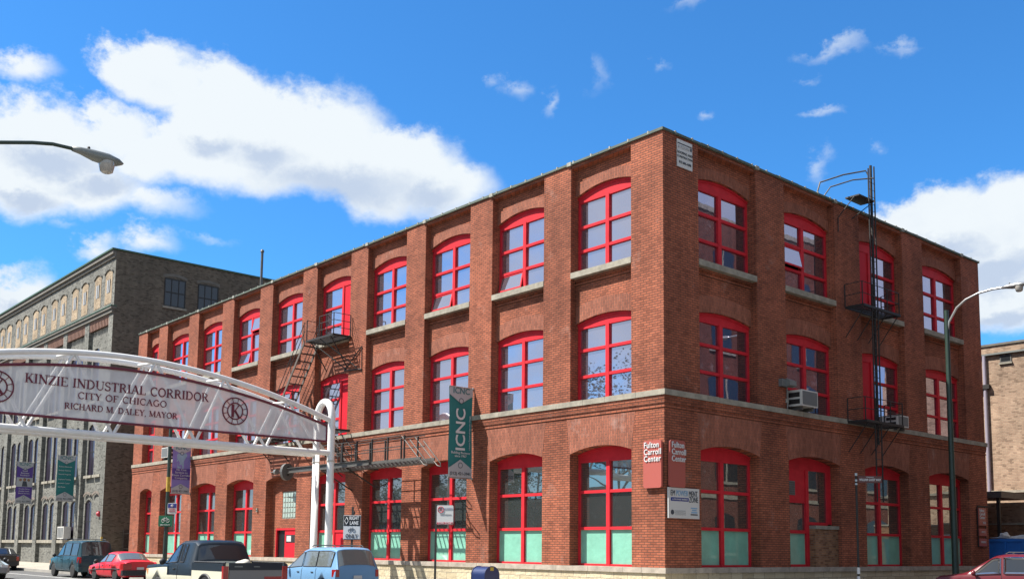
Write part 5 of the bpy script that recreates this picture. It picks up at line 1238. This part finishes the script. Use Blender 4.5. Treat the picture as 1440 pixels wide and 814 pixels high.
# ------------------------------------------------------------------ cars
def smooth_interp(st, x):
    for i in range(len(st)-1):
        if st[i][0] >= x >= st[i+1][0]:
            f = (st[i][0]-x)/(st[i][0]-st[i+1][0]) if st[i][0] != st[i+1][0] else 0
            return [a+(b_-a)*f for a, b_ in zip(st[i], st[i+1])]
    return list(st[-1] if x < st[-1][0] else st[0])
def section(s_):
    """station: x, half width, bottom z, belt z, top z, roof half width"""
    x, w, zb, zl, zt, wr = s_; zm = zb+(zl-zb)*0.55
    return [(0, zb), (w*0.80, zb), (w*0.94, zb+0.08), (w*0.99, zb+0.22), (w, zm), (w*0.985, zl-0.10), (w*0.95, zl), (wr+0.02, zt-0.07), (wr-0.05, zt-0.02), (wr*0.6, zt+0.012), (0, zt+0.022)]
def carcls(name, label, loc, heading, st, wheels, wr_, paint_m, side_w, ws, rw, cat='car', glass=None, low_m=None, zsplit=0, tails=None, heads=None, rack=False, moul=None, wheel_r=0.31, extra=None, bumper_m=None, doors=(), chrome_frames=False, body_name='body'):
    glass = glass or M['carglass']
    t = thing(name, label, cat, loc, heading)
    xs = [s_[0] for s_ in st]; n = 11
    # refine stations
    S = []
    for i in range(len(st)-1):
        k = max(1, int(abs(st[i][0]-st[i+1][0])/0.22))
        for j in range(k): f = j/k; S.append([a+(b_-a)*f for a, b_ in zip(st[i], st[i+1])])
    S.append(list(st[-1]))
    rings = []
    for s_ in S:
        sec = section(s_); ring = [(s_[0], y, z) for y, z in sec]+[(s_[0], -y, z) for y, z in reversed(sec[1:-1])]
        rings.append(ring)
    k = len(rings[0]); q = MB(); vs = [p for r_ in rings for p in r_]
    fs = [(i*k+j, i*k+(j+1) % k, (i+1)*k+(j+1) % k, (i+1)*k+j) for i in range(len(rings)-1) for j in range(k)]+[tuple(range(k)), tuple(range(len(vs)-k, len(vs)))]
    q.add(vs, fs, True)
    body = q.build(body_name, [paint_m]+([low_m] if low_m else []), t, sharp=R(38))
    # wheel arches cut out
    for wx in wheels:
        c = MB(); c.lathe([(wheel_r+0.07, -1.2), (wheel_r+0.07, 1.2)], (wx, 0, wheel_r), 'y', 24)
        co = c.build('cut', M['blacktrim'], t)
        md = body.modifiers.new('b', 'BOOLEAN'); md.object = co; md.operation = 'DIFFERENCE'; md.solver = 'EXACT'
        bpy.context.view_layer.update()
        me = bpy.data.meshes.new_from_object(body.evaluated_get(bpy.context.evaluated_depsgraph_get()))
        if len(me.polygons) > 20: body.modifiers.clear(); body.data = me
        else: body.modifiers.clear()
        bpy.data.objects.remove(co)
    if low_m:
        for p in body.data.polygons:
            if p.center.z < zsplit: p.material_index = 1
    def pt(x, kk, off=0.0, sgn=1, lerp=None):
        sec = section(smooth_interp(st, x)); y, z = sec[kk]
        if lerp is not None: y2, z2 = sec[lerp[0]]; f = lerp[1]; y, z = y+(y2-y)*f, z+(z2-z)*f
        return (x, sgn*(y+off), z)
    # side windows
    for sg in (1, -1):
        for (x0, x1, *sl) in side_w:
            sl0 = sl[0] if sl else 0.0; sl1 = sl[1] if len(sl) > 1 else 0.0
            lo, hi = 0.08, 0.93; m_ = MB(); n_ = 4; A = []; B = []
            for i in range(n_+1):
                f = i/n_; xl = x0+(x1-x0)*f; xh = (x0-sl0)+((x1+sl1)-(x0-sl0))*f
                A.append(pt(xl, 6, 0.010, sg, (7, lo))); B.append(pt(xh, 6, 0.012, sg, (7, hi)))
            A = [(a_[0], a_[1], a_[2]) for a_ in A]
            m_.add(A+B, [(i, i+1, n_+2+i, n_+1+i) for i in range(n_)], True)
            w_ = m_.build('side_window', glass, t, recalc=False)
            e = MB(); loop = A+B[::-1]; e.tube(loop+[loop[0]], 0.014 if not chrome_frames else 0.045, 4, False); e.build('window_trim', M['chrome'] if chrome_frames else M['blacktrim'], w_)
    def across(xa, xb, name_, m1, f0=0.06, f1=0.94):
        m_ = MB(); rows_ = []
        for f in (f0, (f0+f1)/2, f1):
            x = xa+(xb-xa)*f; sec = section(smooth_interp(st, x)); P4 = [sec[7], sec[8], sec[9], sec[10]]
            pts_ = [(y*0.96, z) for y, z in P4]; row = [(y, z) for y, z in pts_]+[(-y, z) for y, z in reversed(pts_[:-1])]
            rows_.append([(x+(0.012 if xa > xb and False else 0), y, z+0.012) for y, z in row])
        dx = 0.012*(1 if name_ == 'windscreen' else -1)
        vs_ = [(p[0]+dx, p[1], p[2]) for r_ in rows_ for p in r_]; c_ = len(rows_[0])
        m_.add(vs_, [(i*c_+j, i*c_+j+1, (i+1)*c_+j+1, (i+1)*c_+j) for i in range(2) for j in range(c_-1)], True)
        return m_.build(name_, m1, t, recalc=False)
    across(ws[0], ws[1], 'windscreen', glass)
    across(rw[0], rw[1], 'rear_window', glass)
    # wheels
    for wx in wheels:
        w = smooth_interp(st, wx)[1]
        for sg in (1, -1):
            q = MB(); yc = sg*(w-0.13); q.lathe([(wheel_r*0.62, -0.10), (wheel_r*0.92, -0.10), (wheel_r, -0.07), (wheel_r, 0.07), (wheel_r*0.92, 0.10), (wheel_r*0.62, 0.10)], (0, 0, 0), 'y', 22)
            ty = q.build('wheel', M['tyre'], t); ty.location = (wx, yc, wheel_r)
            q = MB(); q.lathe([(wheel_r*0.62, -0.03), (wheel_r*0.62, 0.085), (wheel_r*0.54, 0.10), (wheel_r*0.5, 0.05), (wheel_r*0.2, 0.06), (wheel_r*0.12, 0.09), (0.005, 0.09)] if sg > 0 else [(wheel_r*0.62, 0.03), (wheel_r*0.62, -0.085), (wheel_r*0.54, -0.10), (wheel_r*0.5, -0.05), (wheel_r*0.2, -0.06), (wheel_r*0.12, -0.09), (0.005, -0.09)], (0, 0, 0), 'y', 18)
            q.build('rim', M['rim'], ty)
    xf, xr = st[0][0], st[-1][0]; wf = st[1][1]; wrr = st[-2][1]
    bm_ = bumper_m or M['blacktrim']
    for x, sgx, w in ((xf, 1, wf), (xr, -1, wrr)):
        q = MB(); zb = 0.42; q.prism([(x-sgx*0.12, -w*0.99), (x+sgx*0.02, -w*0.97), (x+sgx*0.09, -w*0.8), (x+sgx*0.09, w*0.8), (x+sgx*0.02, w*0.97), (x-sgx*0.12, w*0.99)], zb-0.10, zb+0.14, 2); q.build('bumper', bm_, t)
    if heads:
        z0, z1 = heads
        for sg in (1, -1):
            q = MB(); q.prism([(xf-0.16, sg*wf*0.99), (xf+0.025, sg*wf*0.88), (xf+0.045, sg*wf*0.5), (xf-0.1, sg*wf*0.5)], z0, z1, 2); q.build('headlight', M['headl'], t)
            q = MB(); q.prism([(xf-0.28, sg*(wf+0.008)), (xf-0.10, sg*(wf-0.01)), (xf-0.10, sg*wf*0.9), (xf-0.28, sg*wf*0.9)], z0, z1-0.02, 2); q.build('indicator', M['amber'], t)
    if tails:
        z0, z1, yw = tails
        for sg in (1, -1):
            q = MB(); q.prism([(xr+0.18, sg*(wrr+0.006)), (xr-0.012, sg*(wrr-0.04)), (xr-0.02, sg*(wrr-yw)), (xr+0.12, sg*(wrr-yw))], z0, z1, 2); q.build('taillight', M['tail'], t)
    for sg in (1, -1):
        xm = side_w[0][0]-0.02; sm_ = smooth_interp(st, xm)
        q = MB(); q.lathe([(0.03, -0.07), (0.085, -0.05), (0.10, 0.0), (0.07, 0.05), (0.02, 0.06)], (xm, sg*(sm_[1]+0.13), sm_[3]+0.06), 'x', 10); q.tube([(xm, sg*(sm_[1]*0.96), sm_[3]), (xm, sg*(sm_[1]+0.08), sm_[3]+0.03)], 0.02, 5); q.build('mirror', M['blacktrim'] if not chrome_frames else paint_m, t)
    # door gaps, handles, plate
    for x in doors:
        for sg in (1, -1):
            q = MB(); P = [pt(x, kk, 0.003, sg) for kk in (3, 4, 5, 6)]; q.tube(P, 0.008, 4); q.build('door_gap', M['blacktrim'], t)
            q = MB(); p = pt(x+0.22, 5, 0.012, sg); q.box(p[0]-0.07, p[0]+0.07, p[1]-0.012, p[1]+0.012, p[2]-0.06, p[2]-0.03); q.build('door_handle', M['blacktrim'], t)
    q = MB(); q.box(xr-0.04, xr-0.02, -0.16, 0.16, st[-1][3]*0.72-0.05, st[-1][3]*0.72+0.06); q.build('number_plate', M['sign_white'], t)
    if rack:
        zt = max(s_[4] for s_ in st); wq = st[len(st)//2][5]
        q = MB(); xa, xb = rack
        for sg in (1, -1): q.tube([(xa, sg*wq*0.82, zt+0.02), (xa-0.1, sg*wq*0.82, zt+0.08), (xb+0.1, sg*wq*0.82, zt+0.08), (xb, sg*wq*0.82, zt+0.02)], 0.016, 5)
        for f in (0.2, 0.8): x = xa+(xb-xa)*f; q.tube([(x, -wq*0.82, zt+0.07), (x, wq*0.82, zt+0.07)], 0.014, 5)
        q.build('roof_rack', M['blacktrim'], t)
    if moul:
        for sg in (1, -1):
            q = MB(); P = [pt(xf-0.25-(xf-xr-0.5)*i/10, 4, 0.012, sg) for i in range(11)]; q.tube(P, 0.02, 4); q.build('side_moulding', moul, t)
    return t
RZ = -0.15
# blue-green passenger van, seen from behind on the left
vanst = [(2.35,.72,.34,.78,.80,.60),(2.2,.84,.30,.92,.95,.70),(1.35,.90,.28,1.04,1.10,.78),(1.05,.90,.28,1.05,1.20,.76),(0.25,.91,.28,1.06,1.80,.70),(-0.1,.91,.28,1.06,1.87,.72),(-2.0,.90,.28,1.06,1.87,.71),(-2.22,.885,.30,1.05,1.80,.70),(-2.36,.87,.34,1.02,1.06,.72)]
carcls('passenger_van', 'dark teal passenger van with tinted rear glass and a roof rack, parked at left', (-32.8, -8.05, RZ), R(180), vanst, (1.55, -1.5), None, paint("teal_car_paint", (0.008,0.045,0.065)),
       [(0.95,0.05,0.5,0.0),(-0.05,-1.0),(-1.1,-2.05)], (1.1,0.2), (-2.2,-2.36), cat='van', tails=(0.75,1.05,0.14), heads=(0.66,0.86), rack=(-0.4,-1.9), doors=(0.0,-1.05), wheel_r=0.34, bumper_m=paint("dark_teal_bumper", (0.02,0.05,0.06)))
# red saloon
sedst = [(2.2,.70,.30,.58,.60,.55),(2.1,.80,.24,.68,.71,.64),(1.0,.84,.22,.82,.86,.72),(0.85,.84,.22,.84,.92,.70),(0.15,.85,.22,.88,1.32,.60),(-0.2,.85,.22,.88,1.36,.60),(-0.9,.85,.22,.90,1.34,.60),(-1.45,.84,.22,.92,.99,.64),(-2.0,.82,.24,.92,.97,.66),(-2.18,.78,.30,.88,.92,.64)]
carcls('red_saloon', 'bright red saloon car between the teal van and the pickup', (-25.4, -8.6, RZ), R(180), sedst, (1.35, -1.3), None, paint("red_car_paint", (0.62,0.014,0.03)),
       [(0.70,0.0,0.42,0.0),(-0.1,-0.85,0.0,-0.1)], (0.88,0.12), (-0.95,-1.45), cat='car', glass=M['carglass2'], tails=(0.60,0.84,0.42), heads=(0.52,0.66), doors=(-0.05,-0.95), wheel_r=0.30, moul=M['blacktrim'])
# blue minivan
mvst = [(2.25,.70,.32,.62,.64,.55),(2.1,.82,.26,.78,.82,.68),(1.2,.87,.24,.93,.99,.76),(1.0,.87,.24,.95,1.05,.74),(0.1,.88,.24,.98,1.58,.66),(-0.3,.88,.24,.98,1.655,.68),(-1.85,.87,.24,1.0,1.66,.68),(-2.0,.865,.26,.99,1.60,.66),(-2.22,.85,.30,.97,1.02,.72)]
carcls('minivan', 'light blue minivan with a slim roof rack in front of the gateway posts', (-8.75, -7.85, RZ), R(180), mvst, (1.45, -1.4), None, paint("light_blue_car_paint", (0.16,0.32,0.52), 0.15),
       [(0.85,-0.05,0.6,0.0),(-0.12,-0.95),(-1.0,-1.9,0,-0.05)], (1.05,0.05), (-2.0,-2.21), cat='minivan', glass=M['carglass2'], tails=(0.72,0.95,0.16), heads=(0.60,0.76), rack=(-0.2,-1.7), doors=(-0.08,-1.0), wheel_r=0.31)
# dark coupe beyond the pickup
cst = [(2.1,.68,.28,.52,.54,.55),(1.95,.80,.22,.62,.66,.64),(0.9,.84,.2,.78,.82,.72),(0.75,.84,.2,.80,.88,.70),(0.0,.85,.2,.84,1.22,.56),(-0.5,.85,.2,.85,1.26,.56),(-0.8,.85,.2,.86,1.24,.56),(-1.5,.84,.22,.88,.94,.62),(-2.0,.80,.26,.86,.90,.62),(-2.1,.78,.3,.80,.84,.6)]
carcls('coupe', 'low dark coupe mostly hidden behind the bed of the pickup', (-15.6, -8.4, RZ), R(180), cst, (1.3, -1.25), None, paint("dark_car_paint", (0.03,0.028,0.032)),
       [(0.6,-0.4,0.45,0.0)], (0.78,-0.02), (-0.85,-1.5), cat='car', tails=(0.58,0.78,0.4), heads=(0.48,0.6), doors=(-0.5,), wheel_r=0.30)
# black hatchback far left
hst = [(1.95,.68,.3,.60,.62,.55),(1.85,.80,.24,.70,.73,.64),(0.95,.82,.22,.86,.90,.70),(0.8,.82,.22,.88,.96,.68),(0.1,.83,.22,.92,1.36,.60),(-0.3,.83,.22,.93,1.40,.60),(-1.2,.83,.22,.94,1.36,.60),(-1.75,.82,.24,.94,1.0,.66),(-1.88,.80,.3,.90,.94,.66)]
carcls('hatchback', 'black hatchback parked at the kerb at the far left edge', (-48.5, -8.0, RZ), R(180), hst, (1.2, -1.15), None, paint("black_car_paint", (0.015,0.015,0.018)),
       [(0.62,-0.1,0.45,0.0),(-0.2,-0.95,0,-0.1)], (0.82,0.08), (-1.2,-1.75), cat='car', tails=(0.62,0.88,0.2), heads=(0.52,0.66), doors=(-0.15,), wheel_r=0.29)
# silver car coming the other way at the left edge
carcls('silver_saloon', 'silver-green car nosing into view at the bottom left corner', (-32.0, -13.05, RZ), 0.0, sedst, (1.35, -1.3), None, paint("silver_car_paint", (0.30,0.34,0.33), 0.5),
       [(0.70,0.0,0.42,0.0),(-0.1,-0.85,0.0,-0.1)], (0.88,0.12), (-0.95,-1.45), cat='car', glass=M['carglass2'], tails=(0.60,0.84,0.42), heads=(0.52,0.68), doors=(-0.05,-0.95), wheel_r=0.30, bumper_m=paint("grey_bumper", (0.25,0.25,0.25)))
# red estate at right
sust = [(2.2,.72,.34,.72,.74,.60),(2.05,.84,.28,.86,.90,.70),(1.25,.88,.26,.97,1.02,.78),(1.05,.88,.26,.98,1.1,.76),(0.25,.89,.26,1.0,1.60,.68),(-0.1,.89,.26,1.0,1.665,.69),(-1.75,.88,.26,1.02,1.66,.68),(-1.95,.87,.28,1.01,1.6,.67),(-2.2,.85,.34,.98,1.03,.72)]
carcls('red_suv', 'red four-by-four with silver window pillars turning at the bottom right', (7.3, 9.0, RZ), R(192), sust, (1.4, -1.35), None, paint("cherry_car_paint", (0.12,0.005,0.012)),
       [(0.85,0.05,0.55,0.0),(-0.10,-0.98),(-1.1,-1.85)], (1.1,0.15), (-1.95,-2.19), cat='car', tails=(0.72,1.0,0.14), heads=(0.62,0.80), rack=(-0.1,-1.7), doors=(0.0,-1.04), wheel_r=0.34, chrome_frames=True)

# pickup truck: cab and bonnet loft, separate open bed
pst = [(2.75,.80,.45,.98,1.0,.70),(2.65,.92,.42,1.06,1.09,.80),(1.45,.96,.40,1.12,1.16,.84),(1.25,.96,.40,1.13,1.25,.82),(0.62,.97,.40,1.14,1.76,.72),(0.35,.97,.40,1.14,1.83,.73),(-0.55,.97,.40,1.15,1.83,.73),(-0.70,.97,.40,1.15,1.74,.72),(-0.80,.96,.40,1.15,1.22,.80)]
navy = paint("navy_car_paint", (0.010,0.020,0.032)); cream = paint("cream_car_paint", (0.62,0.60,0.47))
pk = carcls('pickup_truck', 'two-tone pickup truck, navy over cream, with an open bed', (-6.8, -12.85, RZ), R(180), pst, (1.75,), None, navy,
            [(1.0,0.28,0.4,0.0),(0.12,-0.14)], (1.28,0.56), (-0.66,-0.80), cat='pickup truck', low_m=cream, zsplit=0.92, heads=(0.78,0.98), doors=(0.2,), wheel_r=0.37, bumper_m=M['chrome'], body_name='cab')
q = MB()
for sg in (1, -1):
    q.m = 0; ya, yb = sorted((sg*0.97, sg*0.89)); q.box(-2.85, -0.84, ya, yb, 0.98, 1.20)
    q.m = 1; q.box(-2.85, -0.84, ya, yb, 0.50, 0.98)
q.m = 1; q.box(-2.84, -0.84, -0.89, 0.89, 0.52, 0.60); q.box(-0.92, -0.84, -0.89, 0.89, 0.6, 1.18)
bed = q.build('bed', [navy, cream], pk)
for sg in (1, -1):
    q = MB(); q.tube([(-1.75+0.5*math.cos(R(a)), sg*0.975, 0.37+0.50*math.sin(R(a))) for a in range(10, 175, 12)], 0.045, 6); q.build('wheel_arch', M['blacktrim'], bed)
    q = MB(); q.lathe([(0.47, 0), (0.47, 0.01)], (-1.75, sg*0.975 if sg > 0 else -0.985, 0.40), 'y', 22); q.build('well_shade_disc', M['blacktrim'], bed)  # black disc on the flank imitates the dark hollow behind the wheel
    q = MB(); q.lathe([(0.23, -0.10), (0.34, -0.10), (0.37, -0.07), (0.37, 0.07), (0.34, 0.10), (0.23, 0.10)], (0, 0, 0), 'y', 22); ty = q.build('wheel', M['tyre'], pk); ty.location = (-1.75, sg*0.90, 0.37)
    q = MB(); q.lathe([(0.23, -0.09), (0.18, -0.04), (0.05, 0.0), (0.18, 0.04), (0.23, 0.09)], (0, 0, 0), 'y', 18); q.build('rim', M['rim'], ty)
    q = MB(); ya, yb = sorted((sg*0.978, sg*0.83)); q.box(-2.90, -2.80, ya, yb, 0.66, 1.13); q.build('taillight', M['tail'], pk)
q = MB(); q.m = 0; q.box(-2.91, -2.85, -0.80, 0.80, 1.02, 1.22); q.m = 1; q.box(-2.905, -2.85, -0.80, 0.80, 0.55, 1.02)
tg = q.build('tailgate', [navy, mat("grey_tailgate", (0.30,0.28,0.26), 0.5)], pk)
q = MB(); q.box(-2.915, -2.905, -0.78, -0.25, 0.72, 0.84); q.build('red_strip', M['tail'], tg)
q = MB(); q.box(-2.92, -2.908, 0.42, 0.66, 1.10, 1.14); q.box(-2.92, -2.908, -0.1, 0.08, 1.10, 1.13); q.build('badge', M['lampgrey'], tg)
q = MB(); q.box(-3.05, -2.92, -0.92, 0.92, 0.42, 0.62); q.build('rear_bumper', M['chrome'], pk)
q = MB(); q.tube([(-0.84, -0.9, 1.22), (-2.85, -0.9, 1.22)], 0.025, 5); q.tube([(-0.84, 0.9, 1.22), (-2.85, 0.9, 1.22)], 0.025, 5); q.build('bed_rail', M['blacktrim'], bed)
tag(lump('load_bundle', M['bag'], (-5.9, -12.3, 0.95), 0.35, 0.28, 0.17, 8), 'pale bundle lying in the bed of the pickup', 'bundle')

# ------------------------------------------------------------------ across the side street and the south side (seen in the window glass)
op = thing('opposite_building', 'red brick building across the side street, mirrored in the shaded windows', 'building', (0, 0, 0))
q = MB(); q.box(19.0, 34, 6, 48, -0.1, 24.6); q.box(19.0, 34, 48, 75, -0.1, 11.5); q.build('wall', M['far_brick'], op)
q = MB(); q.box(18.93, 34, 5.93, 48, 24.6, 24.95); q.box(18.93, 34, 48, 75, 11.5, 11.8); q.build('coping', M['stone'], op)
for k in range(10):
    for z_ in (1.4, 6.2, 10.8, 15.2, 19.4):
        y_ = 8.5+k*5
        if y_ > 44 and z_ > 7: continue
        v = MB(); v.prism(arcpts(y_, y_+2.6, z_+2.4, 0.35, 6)+[(y_+2.6, z_), (y_, z_)], 18.96, 19.02, 0); par = v.build('window', M['glass_dark'], op)
        v = MB(); v.box(18.92, 18.96, y_+1.25, y_+1.35, z_, z_+2.6); v.box(18.92, 18.96, y_, y_+2.6, z_-0.18, z_); v.build('window_frame', M['stone'], par)
q = MB(); q.box(18.94, 19.0, 6, 60, 5.1, 5.35); q.build('belt_course', M['stone'], op)
ss = thing('south_warehouse', 'low brick warehouse on the south side of the street', 'building', (0, 0, 0))
q = MB(); q.box(-120, -12, -60, -34, -0.1, 6.0); q.build('wall', M['far_brick'], ss)
q = MB(); q.box(-120, -11.9, -34.0, -33.9, 6.0, 6.3); q.build('coping', M['stone'], ss)
for k in range(18):
    v = MB(); x_ = -115+k*5.6; v.box(x_, x_+2.4, -34, -33.95, 1.5, 4.2); v.build('window', M['glass_dark'], ss)

def tree(loc, h, cr, seed, label, m_):
    rnd = random.Random(seed); t = thing('street_tree', label, 'tree', loc, group='trees on the south side')
    q = MB(); th = h*0.35; q.tube([(0, 0, 0), (0.05, 0.02, th*0.5), (0.0, 0.05, th), (0.1, 0.0, h*0.75)], 0.2, 8, r2=0.06)
    ends = []
    for k in range(9):
        a = rnd.uniform(0, 6.28); z0 = th*rnd.uniform(0.75, 1.5); L_ = cr*rnd.uniform(0.6, 0.95)
        e = Vector((L_*math.cos(a), L_*math.sin(a), z0+rnd.uniform(0.25, 0.8)*cr)); mid_ = e*0.5+Vector((0, 0, z0*0.5+0.1))
        q.tube([(0, 0, z0), tuple(mid_), tuple(e)], 0.08, 6, r2=0.02); ends.append(e)
    q.build('trunk', M['bark'], t)
    cl = ends+[Vector((rnd.gauss(0, .4)*cr, rnd.gauss(0, .4)*cr, h*rnd.uniform(0.5, 0.98))) for _ in range(16)]
    q = MB(); vs = []; fs = []
    for c in cl:
        rr = cr*rnd.uniform(0.22, 0.42)
        for _ in range(230):
            d = Vector((rnd.gauss(0, 1), rnd.gauss(0, 1), rnd.gauss(0, 1))).normalized()*rr*rnd.random()**0.45
            p = c+d*Vector((1, 1, 0.8)).length/1.6; s_ = rnd.uniform(0.08, 0.17)
            u = Vector((rnd.gauss(0, 1), rnd.gauss(0, 1), rnd.gauss(0, 1))).normalized(); w = u.orthogonal().normalized()
            o_ = len(vs); vs += [tuple(p-u*s_), tuple(p+w*s_*0.5), tuple(p+u*s_), tuple(p-w*s_*0.5)]; fs.append((o_, o_+1, o_+2, o_+3))
    q.add(vs, fs); q.build('crown', m_, t, recalc=False)
for i, (x_, y_, h, cr, lab) in enumerate([(-28, -26.5, 16.0, 4.6, 'tall broad street tree nearest the crossing on the south side'), (-37, -27, 9.5, 3.4, 'tall olive street tree second from the crossing'), (-47.5, -26, 8.0, 3.0, 'round street tree in the middle of the south row'),
                           (-58, -27.5, 9.0, 3.4, 'dense street tree fourth along the south row'), (-69, -26, 8.2, 3.0, 'small street tree at the far west of the south row'), (-20, -30, 13.0, 3.8, 'tallest thin tree rising behind the south row')]):
    tree((x_, y_, 0), h, cr, 50+i, lab, M['leaf'] if i % 2 else M['leaf2'])
